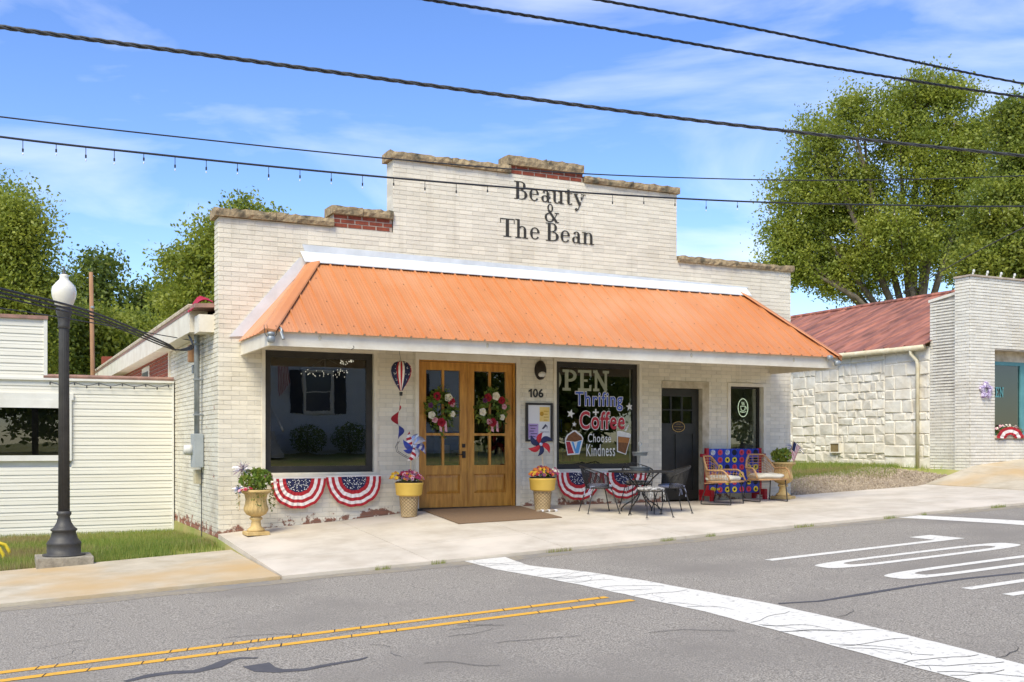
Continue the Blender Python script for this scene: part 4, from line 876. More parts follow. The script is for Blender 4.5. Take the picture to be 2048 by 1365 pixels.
# wall light, notice board, mat
wl = thing('wall_light', atY(1080, 741, D), 'dark oval bulkhead light on the wall above the house number', 'light')
MB().lathe([(.001, -.0), (.105, .0), (.105, .03), (.085, .07), (.04, .095), (.001, .1)], n=28, sy=1.55).xf(Matrix.Rotation(math.pi/2, 4, 'X')).build('housing', 'bronze', wl, True, local=True)
MB().lathe([(.001, 0), (.07, 0), (.06, .02), (.001, .03)], n=20, sy=.8).xf(Matrix.Translation((0, -.072, -.075)) @ Matrix.Rotation(math.pi/2+.5, 4, 'X')).build('lens', 'lens', wl, True, local=True)
MB().tube([(0, -.01, .16), (.01, -.01, .25), (0, -.01, .36)], .006, 6).build('conduit', 'trim_tan', wl, local=True)
a, b_ = atY(1052, 883.5, D-.03), atY(1105, 807, D-.03); nb = thing('notice_board', (a.x, D, a.z), 'black framed notice board with yellow and purple flyers by the doors', 'notice board'); Wd, Hh = b_.x-a.x, b_.z-a.z
MB().plate([(0, Wd, 0, Hh)], [(.035, Wd-.035, .035, Hh-.035)], -.045, -.003).build('frame', 'black_frame', nb, local=True, bevel=.004); MB().box(.034, Wd-.034, -.02, -.004, .034, Hh-.034).build('backing', 'paper', nb, local=True)
fy = MB().box(Wd*.52, Wd*.9, -.023, -.021, Hh*.52, Hh*.9).build('yellow_flyer', 'paper_yellow', nb, local=True); fp = MB().box(.05, Wd*.47, -.023, -.021, .05, Hh*.46).build('purple_flyer', 'paper_purple', nb, local=True)
for k in range(5): MB().box(.07+.02*(k % 2), Wd*.42-.03*(k % 3), -.0245, -.0232, Hh*.40-k*.045, Hh*.40-k*.045+.012).build('print_line', 'ink', fp, local=True)
for k in range(4): MB().box(Wd*.68, Wd*.86-.02*(k % 2), -.0245, -.0232, Hh*.78-k*.05, Hh*.78-k*.05+.012).build('print_line', 'ink_gold', fy, local=True)
MB().lathe([(.001, 0), (.038, 0), (.038, .001)], n=16).xf(Matrix.Translation((Wd*.6, -.0232, Hh*.72)) @ Matrix.Rotation(math.pi/2, 4, 'X')).build('round_mark', 'ink_gold', fy, local=True)
MB().add([(Wd*.6, -.0215, Hh*.33), (Wd*.66, -.0215, Hh*.32), (Wd*.78, -.0215, Hh*.40), (Wd*.80, -.0215, Hh*.31), (Wd*.82, -.0215, Hh*.40), (Wd*.74, -.0215, Hh*.46)], [(0, 1, 2, 3, 4, 5)]).build('shoe_mark', 'ink', nb, local=True); MB().tube([(Wd*(.54+.34*i/26), -.0225, Hh*(.25+.02*math.sin(i*1.9))) for i in range(27)], .0018, 4).build('print_line', 'ink', nb, local=True)
dm = [pg(845, 1024), pg(1040, 1015), pg(1095, 1038), pg(893, 1052)]
x0, x1 = 6.2, 7.93; y0, y1 = dm[2].y, D-.04
b = MB(); xs, ys = fr(x0, x1, 8), fr(y0, y1, 5); b.v = [(x_, y_, G(x_, y_)+.014) for x_ in xs for y_ in ys]; b.f = [(i*6+j, (i+1)*6+j, (i+1)*6+j+1, i*6+j+1) for i in range(8) for j in range(5)]; b.m = [0]*40
e = [i*6 for i in range(9)]+[48+j for j in range(1, 6)]+[i*6+5 for i in range(7, -1, -1)]+[j for j in range(4, 0, -1)]; k = len(b.v); b.v += [(b.v[i][0], b.v[i][1], b.v[i][2]-.012) for i in e]; b.f += [(e[i], k+i, k+(i+1) % len(e), e[(i+1) % len(e)]) for i in range(len(e))]; b.m += [0]*len(e)
tag(b.build('door_mat', 'mat_brown'), 'large flat brown door mat in front of the double doors', 'door mat')
# security lights on the fascia
p = atY(541, 676, AYF-.05); t = thing('security_light', p, 'grey twin lamp motion light on the left end of the awning fascia', 'light')
MB().box(-.03, .03, .0, .05, .06, .14).build('bracket', 'galv', t, local=True); MB().pillow((0, -.03, -.02), .055, .055, .05, .8, 14, 8).build('sensor', 'galv', t, True, local=True); MB().pillow((0, -.03, .05), .05, .05, .03, .8, 14, 8).build('lamp_head', 'galv', t, True, local=True)
b = MB()
for dx in (-.09, -.05, .07): b.tube([(dx, -.01, .17), (dx+.01, -.02, .05), (dx*.5, -.03, .0)], .004, 5)
b.build('wires', 'cable', t, local=True)
p = atY(562, 668, AYF-.05); t = thing('fascia_camera', p, 'small silver camera bracket next to the left motion light', 'camera'); MB().tube([(0, .03, .08), (0, -.02, .06), (.0, -.04, .0)], .016, 8).build('arm', 'galv', t, local=True); MB().tube([(-.01, -.04, .02), (.01, -.09, -.08)], .022, 10).build('lamp_head', 'galv', t, local=True)
p = atY(1662, 720, AYF-.02); t = thing('security_light', p, 'grey twin lamp motion light at the right end of the awning', 'light')
MB().tube([(-.03, .02, 0), (-.03, -.05, .02), (.05, -.05, -.04), (.07, -.05, -.02)], .014, 8).build('bracket', 'galv', t, local=True); MB().pillow((-.08, -.06, .03), .055, .05, .045, .7, 14, 8).build('lamp_head', 'galv', t, True, local=True); MB().pillow((.09, -.06, -.06), .06, .05, .05, .8, 14, 8).build('lamp_head', 'galv', t, True, local=True)
# ================================================================ iron table and chairs
tb = Vector((0, 0, 0)); q_ = ray(1282, 1012); t_ = 14.45/q_[1]; tb = Vector((t_*q_[0], 14.45, 0)); tb.z = G(tb.x, tb.y)
TH = .67
t = thing('patio_table', tb, 'round black iron mesh table in front of the painted window', 'table')
b = MB()
for k in range(9): r = .06+k*.055; b.tube([(r*math.cos(a), r*math.sin(a), TH) for a in fr(0, 6.2832, 30)[:-1]], .004, 4, True)
for k in range(40): a = k*.15708; b.tube([(.05*math.cos(a), .05*math.sin(a), TH), (.52*math.cos(a), .52*math.sin(a), TH)], .003, 4)
b.lathe([(.001, TH-.004), (.5, TH-.004), (.5, TH-.001), (.001, TH-.001)], n=30)
b.build('tabletop', 'iron', t, local=True); MB().lathe([(.50, TH-.012), (.53, TH-.012), (.535, TH), (.53, TH+.012), (.50, TH+.012), (.495, TH)], n=40).build('rim', 'iron', t, local=True)
for k in range(4):
    a = .5+k*1.5708; c, s_ = math.cos(a), math.sin(a); pr = [(.34, TH), (.2, .55), (.06, .40), (.05, .30), (.16, .2), (.3, .12), (.36, .06), (.36, .0)]
    MB().tube([(r*c, r*s_, z) for r, z in pr], .011, 7).tube([(.36*c, .36*s_, .0), (.36*c, .36*s_, .008)], .028, 10).build('leg', 'iron', t, local=True)
MB().tube([(.055*math.cos(a), .055*math.sin(a), .35) for a in fr(0, 6.28, 14)[:-1]], .008, 5, True).build('leg_ring', 'iron', t, local=True)
tr = thing('tiered_tray', tb+Vector((-.02, .0, TH+.012)), 'two tier grey metal tray stand on the iron table', 'tray')
for r, z, nm in ((.16, .0, 'lower_tray'), (.125, .24, 'upper_tray')): MB().lathe([(.001, z), (r-.015, z), (r-.012, z+.005), (r, z+.055), (r+.006, z+.057), (r+.006, z+.062), (r-.006, z+.06), (r-.018, z+.012), (.001, z+.010)], n=32).build(nm, 'galv', tr, True, local=True)
MB().tube([(0, 0, .0), (0, 0, .4)], .006, 7).tube([(.03*math.cos(a), 0, .43+.03*math.sin(a)) for a in fr(0, 6.28, 14)[:-1]], .005, 5, True).build('stem', 'galv', tr, local=True)
def ironchair(loc, face, lab, cushion, back=True, ornate=False):
    t = thing('patio_chair', (loc[0], loc[1], G(loc[0], loc[1])), lab, 'chair', 'black iron chairs round the table', face); H = .40     # faces +X
    MB().tube([(.21*math.cos(a)*1.05, .22*math.sin(a), H) for a in fr(0, 6.2832, 24)[:-1]], .008, 6, True).build('seat_ring', 'iron', t, local=True)
    for sx, sy in ((1, 1), (1, -1), (-1, 1), (-1, -1)):
        MB().tube([(.14*sx, .16*sy, H), (.17*sx, .18*sy, H-.05), (.26*sx, .24*sy, .02), (.265*sx, .245*sy, 0)], .0085, 6).tube([(.265*sx, .245*sy, 0), (.265*sx, .245*sy, .006)], .022, 8).build('leg', 'iron', t, local=True)
    if back:
        rim = []; low = []
        for i in range(21):
            a = math.radians(60+240*i/20); k = 1-abs(i-10)/10; z = H+.16+.20*k**.7; R = 1.0+.42*k
            rim.append(Vector((.21*R*math.cos(a)-.02, .25*(1+.25*k)*math.sin(a), z))); low.append(Vector((.21*math.cos(a), .22*math.sin(a), H)))
        MB().tube(rim, .009, 6).tube([low[0], rim[0]], .008, 6).tube([low[-1], rim[-1]], .008, 6).build('back_rail', 'iron', t, local=True)
        b = MB()
        if ornate:
            for i in range(3, 18): b.tube([low[i].lerp(rim[i], .5), rim[i]], .004, 4)
            for i in range(4, 17, 3): c = low[i].lerp(rim[i], .78); b.tube([c+Vector((0, .045*math.cos(a), .045*math.sin(a))) for a in fr(0, 6.28, 10)[:-1]], .004, 4, True)
            b.tube([low[i].lerp(rim[i], .5) for i in range(3, 18)], .006, 5)
        else:
            for i in range(0, 200): u = i/10; k = int(u); f = u-k; b.tube([low[k].lerp(low[min(k+1, 20)], f), rim[k].lerp(rim[min(k+1, 20)], f)], .0013, 3)
            for j in range(1, 22): b.tube([low[i].lerp(rim[i], j/22) for i in range(21)], .0012, 3)
        b.build('back_mesh', 'iron', t, local=True)
    MB().pillow((.0, 0, H+.035), .21, .21, .035, .75, 26, 8).build('cushion', cushion, t, True, local=True)
    b = MB()
    for sy in (-1, 1): b.tube([(-.17, .12*sy, H+.03), (-.2, .13*sy, H-.06), (-.19, .15*sy, H-.14)], .006, 4).tube([(-.17, .12*sy, H+.03), (-.21, .1*sy, H-.05), (-.22, .1*sy, H-.12)], .006, 4)
    tag(b.build('cushion_ties', cushion, t, local=True), kind='stuff')
ironchair((tb.x+.50, tb.y-.13), math.radians(165), 'black mesh iron chair with blue cushion right of the table, by the black door', 'cushion_blue')
ironchair((tb.x-.62, tb.y+.28), math.radians(-12), 'black mesh iron chair with blue cushion left of the table', 'cushion_blue')
ironchair((tb.x-.12, tb.y-.46), math.radians(90), 'backless black iron seat with speckled cushion on the street side of the table', 'cushion_pat', False)
ironchair((tb.x+.36, tb.y+.62), math.radians(-100), 'ornate scrolled black iron chair behind the table against the wall', 'cushion_pat', True, True)
# ================================================================ wicker chairs
def wicker(loc, face, lab):
    t = thing('wicker_chair', (loc[0], loc[1], G(loc[0], loc[1])), lab, 'chair', 'wicker armchairs in front of the game board', face)   # faces -Y
    H = .40; hw = .33; fd = -.30; bk = .28
    low = []; top = []; n = 44
    for i in range(n+1):
        u = i/n; a = math.pi*(-.06+1.12*u)        # from right front round the back to left front
        x_ = hw*math.cos(a)*(1.0); y_ = -.02+.30*math.sin(a)
        if u < .16: y_ = fd+(y_-fd)*(u/.16)**.8
        if u > .84: y_ = fd+(y_-fd)*((1-u)/.16)**.8
        k = max(0, math.sin(math.pi*u)); z = H+.20+.24*max(0, min(1, (k-.62)/.30))
        if u < .06: z = H+.02+(z-H-.02)*(u/.06)**.5
        if u > .94: z = H+.02+(z-H-.02)*((1-u)/.06)**.5
        top.append(Vector((x_*1.06, y_+.06*max(0, (k-.62)), z))); low.append(Vector((x_*.92, max(fd+.02, y_*.9), H)))
    MB().tube(top, .017, 8).tube(low+[Vector((-hw*.92, fd+.01, H)), Vector((hw*.92, fd+.01, H))], .016, 7, True).build('frame', 'wicker', t, True, local=True)
    b = MB()
    for i in range(1, n): b.tube([low[i], low[i].lerp(top[i], .5)+Vector((0, .01, -.01)), top[i]], .0048, 4) if not (14 < i < 30) or i % 4 == 0 else None
    for j in range(1, 9): b.tube([low[i].lerp(top[i], j/9) for i in range(13, 32)], .0052, 4)
    for j in (.33, .66): b.tube([low[i].lerp(top[i], j) for i in range(2, 14)], .004, 4); b.tube([low[i].lerp(top[i], j) for i in range(31, 43)], .004, 4)
    b.build('weave', 'wicker', t, local=True)
    b = MB()
    for k in range(16): x_ = -hw*.9+k*hw*1.8/15; b.tube([(x_, fd+.01, H-.002), (x_, .20, H-.03)], .007, 4)
    b.build('seat_slats', 'wicker', t, local=True)
    MB().pillow((0, -.03, H+.055), .28, .26, .055, .42, 32, 10, tr=lambda q: Vector((q.x, q.y, q.z+.012*math.sin(q.x*17)*math.cos(q.y*15)))).build('cushion', 'cushion', t, True, local=True)
    for sx in (-1, 1): MB().tube([(.27*sx, -.25, H-.01), (.28*sx, -.29, .05), (.285*sx, -.29, .012), (.285*sx, -.26, .010), (.285*sx, .22, .010), (.285*sx, .26, .012), (.28*sx, .26, .05), (.24*sx, .17, H-.02)], .0105, 7).build('leg', 'iron', t, local=True)
    MB().tube([(-.27, .2, H-.06), (.27, .2, H-.06)], .008, 6).build('stretcher', 'iron', t, local=True)
p = atY(1443, 1000, 15.12); wicker((p.x, p.y), math.radians(30), 'wicker armchair with cream cushion turned away from the black door')
p = atY(1529, 1000, 15.16); wicker((p.x, p.y), math.radians(-6), 'wicker armchair with cream cushion nearest the right urn, facing the street')
# ================================================================ giant four-in-a-row game
YG = 15.68; gx0, gx1 = atY(1416, 900, YG).x, atY(1516, 900, YG).x; gz1 = atY(1416, 898, YG).z; gz0 = G((gx0+gx1)/2, YG)+.13
t = thing('row_game', ((gx0+gx1)/2, YG, G((gx0+gx1)/2, YG)), 'large blue and red four in a row game standing behind the wicker chairs', 'game'); cw, rh = (gx1-gx0)/7, (gz1-gz0)/6
for c in range(7):
    col = MB(); x0, x1 = gx0+c*cw+.003, gx0+(c+1)*cw-.003
    col.box(x0, x1, YG-.03, YG+.03, gz0, gz1); col.build('column', 'game_blue', t, bevel=.006)
pat = ['w r w . r r .', '. r y y r . .', '. y . r r y y', 'r . r . y y r', '. r y r . y .', 'y r y y r r y']
for r in range(6):
    for c, ch in enumerate(pat[r].split()):
        cx, cz = gx0+(c+.5)*cw, gz1-(r+.5)*rh; R0 = min(cw, rh)*.40; Mx = Matrix.Translation((cx, YG-.031, cz)) @ Matrix.Rotation(math.pi/2, 4, 'X')
        MB().lathe([(.001, 0), (R0, 0), (R0, .003), (.001, .003)], n=22).xf(Mx).build('hole', 'disc_hole' if ch == '.' else 'game_blue', t)
        if ch != '.':
            o = MB().lathe([(.012, .003), (R0*.96, .003), (R0*.96, .009), (R0*.7, .012), (R0*.5, .006), (.012, .006)], n=22).xf(Mx).build('disc', {'r': 'disc_red', 'y': 'disc_yellow', 'w': 'silver'}[ch], t)
            MB().lathe([(.001, .006), (R0*.42, .007), (R0*.4, .009), (.001, .009)], n=16).xf(Mx).build('centre', 'game_red' if ch == 'r' else 'disc_hole' if ch == 'y' else 'silver', o)
gz = G((gx0+gx1)/2, YG)
for x_, sg_ in ((gx0-.03, -1), (gx1+.03, 1)):
    MB().box(x_-.03, x_+.03, YG-.035, YG+.035, gz+.10, gz1+.012).build('post', 'game_red', t, bevel=.006)
    b = MB().box(x_-.035, x_+.035, YG-.19, YG+.19, gz+.09, gz+.20); b.box(x_-.03, x_+.03, YG-.19, YG-.12, gz, gz+.09); b.box(x_-.03, x_+.03, YG+.12, YG+.19, gz, gz+.09); b.build('foot', 'game_red', t, bevel=.006)
    MB().box(x_+sg_*.03, x_+sg_*.13, YG-.03, YG+.03, gz1-.15, gz1-.09).build('handle', 'game_red', t, bevel=.004)
MB().box(gx0-.05, gx0+.10, YG-.22, YG-.18, gz+.20, gz+.235).build('disc_tray', 'disc_yellow', t, bevel=.004)
# ================================================================ street lamp
lp = pg(128, 1128); lp.z = G(lp.x, lp.y)
bl = MB().box(lp.x-.34, lp.x+.34, lp.y-.30, lp.y+.30, lp.z-.1, lp.z+.11).build('lamp_footing', 'concrete_block', None, bevel=.012); tag(bl, 'square concrete block under the street lamp', 'concrete block')
lp.z += .11; tq = (lp.x*fw[0]+lp.y*fw[1]); k = tq/F; zt = lambda y: (HY-y)*k-lp.z
t = thing('street_lamp', lp, 'dark fluted street lamp with white acorn globe on the left', 'street lamp')
w_ = lambda px: px*k
MB().lathe([(w_(40), 0), (w_(40), w_(3)), (w_(32), w_(4)), (w_(32), w_(22)), (w_(33), w_(24)), (w_(31), w_(28)), (w_(26), w_(34)), (w_(22), w_(48)), (w_(25), w_(50)), (w_(25), w_(53)), (w_(20), w_(56)), (w_(14), w_(66)), (w_(11), w_(78)), (w_(14), w_(82)), (w_(14), w_(86)), (w_(10.5), w_(89))], n=40).build('base', 'lamp_iron', t, True, local=True)
MB().lathe([(w_(10.5), w_(88)), (w_(9.2), zt(660)), (w_(9), zt(655))], n=64, fl=.05, nf=16).build('pole', 'lamp_iron', t, True, local=True)
MB().lathe([(w_(9.5), zt(658)), (w_(12), zt(656)), (w_(10.5), zt(650)), (w_(12), zt(635)), (w_(15), zt(627)), (w_(15.5), zt(620)), (w_(13), zt(614))], n=32).build('capital', 'lamp_iron', t, True, local=True)
MB().lathe([(w_(13), zt(615)), (w_(17), zt(610)), (w_(22.5), zt(594)), (w_(23.5), zt(583)), (w_(22), zt(575)), (w_(17), zt(569)), (w_(15), zt(566)), (w_(9), zt(560)), (w_(8), zt(555)), (w_(9), zt(551)), (w_(5), zt(549))], n=36).build('globe', 'globe', t, True, local=True)
MB().lathe([(w_(5), zt(550)), (w_(5), zt(547)), (w_(2), zt(545)), (w_(2.5), zt(541)), (.002, zt(532))], n=14).build('finial', 'lamp_iron', t, True, local=True)
# yellow tube rack at the left edge
t = thing('yellow_rack', pg(-10, 1112), 'yellow bent tube rack on the grass at the left edge', 'rack')
for dx, dy in ((0, 0), (-.08, -.5)): MB().tube([(-.75+dx, dy, .0), (-.75+dx, dy, .12), (-.6+dx, dy, .19), (.02+dx, dy, .19), (.13+dx, dy, .15), (.18+dx, dy, .06), (.19+dx, dy, -.02)], .025, 8).build('loop', 'yellow_metal', t, True, local=True)
# ================================================================ electric service on the side wall
my = atX(405, 900, XL).y
t = thing('electric_meter', (XL, my, -.4), 'grey electric meter box with conduit and weatherhead on the side wall', 'electric meter'); off = t.location
zz = lambda y: atX(405, y, XL).z
MB().box(XL-.16, XL-.01, my-.17, my+.13, zz(935), zz(868)).build('meter_box', 'meter_grey', t, bevel=.008)
MB().lathe([(.085, 0), (.085, .05), (.075, .10), (.07, .12), (.001, .125)], n=20).xf(Matrix.Translation((XL-.16, my+.02, zz(900))) @ Matrix.Rotation(-math.pi/2, 4, 'Y')).build('meter', 'lens', t, True)
MB().tube([(XL-.09, my-.02, zz(868)), (XL-.09, my-.02, zz(672)), (XL-.09, my-.0, zz(664)), (XL-.13, my+.05, zz(661)), (XL-.2, my+.12, zz(668))], [.042, .042, .055, .06, .045], 12).build('conduit', 'galv', t, True)
for y_ in (690, 760, 830): MB().box(XL-.14, XL-.0, my-.08, my+.04, zz(y_)-.012, zz(y_)+.012).build('strap', 'galv', t)
MB().box(XL-.11, XL-.01, my+.02, my+.20, zz(968), zz(940)).build('junction_box', 'gutter', t, bevel=.006); MB().tube([(XL-.03, my-.08, zz(936)), (XL-.03, my-.09, zz(1000)), (XL-.03, my-.08, zz(1075))], .008, 5).build('ground_wire', 'cable_grey', t)
MB().box(XL-.16, XL, my+.25, my+.42, zz(722), zz(688)).build('bracket', 'wood_pole', t); MB().box(XL-.1, XL, my+.3, my+.4, zz(745), zz(728)).build('insulator', 'galv', t)
def cable(name, pts, r, m, lab, cat='cable', n=5, tw=0, grp=None, sub=10):
    P = [Vector(p) for p in pts]; Q = []
    for i in range(len(P)-1):               # Catmull-Rom through the points
        a, b, c, d = P[max(i-1, 0)], P[i], P[i+1], P[min(i+2, len(P)-1)]
        for k in range(sub): u = k/sub; Q.append(.5*((2*b)+(c-a)*u+(2*a-5*b+4*c-d)*u*u+(3*b-a-3*c+d)*u**3))
    Q.append(P[-1]); g = MB()
    if tw:
        for s_ in range(tw):
            g.tube([q+Vector((0, math.cos(i*.8+s_*6.283/tw), math.sin(i*.8+s_*6.283/tw)))*r*.75 for i, q in enumerate(Q)], r*.62, n)
    else: g.tube(Q, r, n)
    o = g.build(name, m, None, True); tag(o, lab, cat, grp); return o, Q
YB = 11.0; AB = lambda x, y, Y=YB: atY(x, y, Y)
cable('overhead_cable', [AB(-700, -60), AB(-300, 2), AB(0, 54), AB(500, 122), AB(1000, 190), AB(1500, 254), AB(2048, 312), AB(2700, 372)], .018, 'cable_grey', 'thick grey lashed cable crossing the whole sky', n=8, tw=3, grp='overhead cables', sub=40)
cable('overhead_cable', [AB(500, -60), AB(850, -1), AB(1180, 52), AB(1500, 108), AB(1800, 158), AB(2048, 195), AB(2600, 270)], .015, 'cable', 'twisted black cable across the upper right sky, lower of two', n=6, tw=3, grp='overhead cables', sub=40)
cable('overhead_cable', [AB(800, -70), AB(1185, -2), AB(1500, 56), AB(1800, 118), AB(2048, 168), AB(2500, 250)], .014, 'cable', 'twisted black cable at the top right corner, upper of two', n=6, tw=3, grp='overhead cables', sub=40)
YL = 13.0
cable('overhead_cable', [AB(-500, 170, YL), AB(0, 234, YL), AB(400, 279, YL), AB(780, 318, YL), AB(1100, 344, YL), AB(1400, 357, YL), AB(1700, 361, YL), AB(2048, 352, YL), AB(2500, 330, YL)], .009, 'cable', 'thin black wire just above the string of bulbs', n=5, grp='overhead cables')
spts = [AB(-500, 205, YL-.1), AB(0, 274, YL-.1), AB(300, 308, YL-.1), AB(600, 339, YL-.1), AB(900, 366, YL-.1), AB(1200, 388, YL-.1), AB(1500, 404, YL-.1), AB(1800, 411, YL-.1), AB(2048, 413, YL-.1), AB(2500, 405, YL-.1)]
sl2, Q = cable('string_lights', spts, .013, 'cable', 'black cable with a string of small bulbs passing in front of the sign', 'string lights', n=5, sub=24)
for i in range(2, len(Q)-2, 5):
    dz = -.05-.05*abs(math.sin(i*.4)); q = Q[i]+Vector((0, 0, dz)); MB().tube([Q[i], q], .004, 4).tube([q, q+Vector((0, 0, -.035))], .010, 6).build('socket', 'cable', sl2)
    MB().pillow(q+Vector((0, 0, -.062)), .007, .007, .012, 1, 8, 5).build('bulb', 'bulb', sl2)
wh = Vector((XL-.2, my+.12, zz(668)))
for i, (y0, ym, r, lb) in enumerate(((578, 627, .014, 'uppermost black service wire running in to the weatherhead'), (586, 634, .013, 'middle black service wire running in to the weatherhead'), (594, 640, .010, 'lowest of three black service wires to the weatherhead'))):
    cable('service_wire', [atT(-400, y0-90, 9), atT(0, y0, 11), atT(190, ym, 13.2), atT(330, 686+4*i, 15.5), atX(352+3*i, 700, XL-.35), atX(385, 697-4*i, XL-.25), wh], r, 'cable', lb, grp='service wires')
cable('service_wire', [atT(-300, 600, 10), atT(0, 617, 12), atT(330, 672, 17), atX(395, 684, XL-.05)], .008, 'cable', 'single thin black wire below the service wires', grp='service wires')
cable('guy_wire', [atT(2200, 380, 26), atT(1960, 500, 28), atT(1800, 590, 30), atT(1690, 640, 33)], .014, 'cable_grey', 'slanting grey wire in front of the right tree and rusty roof')
t = thing('utility_pole', Vector((atT(190, 755, 30).x, atT(190, 755, 30).y, -1.6)), 'bare wooden utility pole behind the sided building', 'utility pole'); h = atT(182, 545, 30); MB().tube([t.location, (h.x, h.y, h.z)], [.07, .055], 12).build('shaft', 'wood_pole', t, True); MB().tube([(h.x, h.y-.1, h.z-1.0), (h.x+.06, h.y-.14, h.z-1.0)], .04, 6).build('bolt', 'galv', t)
# ================================================================ cream sided building
YS2 = 20.0; t = thing('sided_building', (-1, YS2+2, -1.6), 'low building clad in cream horizontal siding left of the shop', 'building')
xr = XL-.02; xu = atY(87, 700, YS2).x; zlow = atY(200, 762, YS2).z; ztop = atY(60, 637, YS2).z; wR = atY(143, 850, YS2).x; wt, wb_ = atY(100, 800, YS2).z, atY(100, 922, YS2).z; bex = .1275
MB().box(-9, xr, YS2+.05, 27, -1.75, zlow-.02).build('wall', 'siding_trim', t); MB().box(-9, xu-.02, YS2+.06, 26.9, zlow-.03, ztop-.04).build('wall', 'siding_trim', t)
z = -1.56; 
while z < ztop-.02:
    z2 = min(z+bex, ztop); xe = xr-.03 if z2 <= zlow+.02 else xu; segs = [(-9, xe)]
    if z2 > wb_ and z < wt: segs = [(wR+.0, xe)] if xe > wR else []
    for a, b_ in segs:
        MB().add([(a, YS2-.011, z), (b_, YS2-.011, z), (b_, YS2-.004, z+bex*.52), (a, YS2-.004, z+bex*.52), (a, YS2-.008, z+bex*.56), (b_, YS2-.008, z+bex*.56), (b_, YS2+.004, z2), (a, YS2+.004, z2), (a, YS2+.05, z), (b_, YS2+.05, z)], [(0,1,2,3), (3,2,5,4), (4,5,6,7), (0,8,9,1), (1,9,6,5,2), (0,3,4,7,8)]).build('siding_board', 'siding', t)
    z += bex
MB().box(xr-.03, xr, YS2-.03, YS2+.05, -1.6, zlow).build('corner_post', 'siding_trim', t); MB().box(xu, xu+.06, YS2-.03, YS2+.06, zlow+.05, ztop).build('corner_post', 'siding_trim', t)
MB().box(-9, xr+.0, YS2-.05, YS2+.4, zlow-.015, zlow+.025).build('roof_edge', 'siding_trim', t); MB().tube([(xu, YS2-.0, zlow+.06), (xr, YS2-.0, zlow+.06)], .035, 8).build('roof_pipe', 'roof_pipe', t); MB().box(-9, xu+.07, YS2-.05, 27, ztop-.01, ztop+.05).build('roof_edge', 'roof_pipe', t)
MB().box(-9, xr, YS2-.01, YS2+.03, -1.75, -1.565).build('foundation', 'siding_trim', t)
wf = MB().plate([(-6, wR, wb_, wt)], [(-5.5, atY(119, 850, YS2).x, atY(100, 911, YS2).z, atY(100, 812, YS2).z-.04)], YS2-.05, YS2+.04).build('window', 'siding_trim', t, bevel=.006); MB().box(-5.52, atY(119, 850, YS2).x+.01, YS2-.02, YS2-.014, atY(100, 911, YS2).z-.01, atY(100, 812, YS2).z).build('pane', 'glass_side', wf); MB().box(-5.4, wR-.1, YS2+.045, YS2+.049, wb_, wt).build('pane_backing', 'interior', wf)  # frame, pane, and a thin dark sheet close behind the pane
MB().box(-6.1, wR+.03, YS2-.045, YS2-.0, wt, wt+.11).build('window_head', 'siding_trim', wf)
b = MB(); Q = [(xu+.1+i*(xr-xu-.2)/40, YS2-.06, zlow-.04-.05*abs(math.sin(i*.39))) for i in range(41)]; b.tube(Q, .006, 4)
for i in range(0, 41, 4): b.tube([Q[i], (Q[i][0], Q[i][1], Q[i][2]-.05)], .012, 5)
b.build('string_lights', 'cable_grey', t)
# ================================================================ right-hand building: stone side, brick front, rusty roof
XW = 18.7; t = thing('stone_building', (22, D+6, -.5), 'white painted stone and brick building with rusty red metal roof on the right', 'building')
zc = lambda x, y: atX(x, y, XW).z; ZE = 2.16
sw = MB().box(XW+.02, XW+.4, 17.05, 34, -1.2, ZE).build('stone_wall', 'stone_joint', t)
cols = [17.07]
while cols[-1] < 27: cols.append(cols[-1]+random.uniform(.8, 1.7))
def stonerows(ya, yb):
  z = -.75-random.random()*.15
  while z < ZE-.05:                                        # irregular squared rubble, every stone its own
    h = random.choice((.13, .17, .21, .26)) if z < .0 else random.choice((.18, .24, .30)); h = min(h, ZE-.02-z) if ZE-z-h > .1 else ZE-.02-z; y = ya-random.random()*.2
    while y < yb:
        l_ = random.uniform(.18, .58)*(1 if h > .2 else .7); y2 = y+l_; y2 = yb if yb-y2 < .15 else y2; a, c = max(y, ya), y2-.010
        if c-a > .06:
            e = .015; dd = random.uniform(-.012, .004); j = lambda: random.uniform(-.022, .022)
            B = [(XW+.021, a, z+.004), (XW+.021, c, z+.004), (XW+.021, c, z+h-.004), (XW+.021, a, z+h-.004)]; Fp = [(XW-dd, a+e+abs(j()), z+e+abs(j())), (XW-dd+j(), c-e-abs(j()), z+e+abs(j())), (XW-dd+j(), c-e-abs(j()), z+h-e-abs(j())), (XW-dd+j(), a+e+abs(j()), z+h-e-abs(j()))]
            ctr = (XW-dd-.004, (a+c)/2+j()*3, z+h/2+j()*2)
            MB().add(B+Fp+[ctr], [(0,4,5,1), (1,5,6,2), (2,6,7,3), (3,7,4,0), (4,8,5), (5,8,6), (6,8,7), (7,8,4)]).build('stone', 'stone_paint', sw)
        y = y2
    z += h
for ya_, yb_ in zip(cols, cols[1:]): stonerows(ya_, yb_)
v0, v1 = atX(1682, 905, XW), atX(1662, 887, XW); vt = MB().plate([(v0.y, v1.y, v0.z-.02, v1.z+.02)], [(v0.y+.03, v1.y-.03, v0.z+.01, v1.z-.01)], 0, .05); vt.v = [(XW-.055+p[1], p[0], p[2]) for p in vt.v]; vt = vt.build('vent', 'stone_paint', t); MB().box(XW-.04, XW-.034, v0.y, v1.y, v0.z, v1.z).build('vent_screen', 'soil', vt)
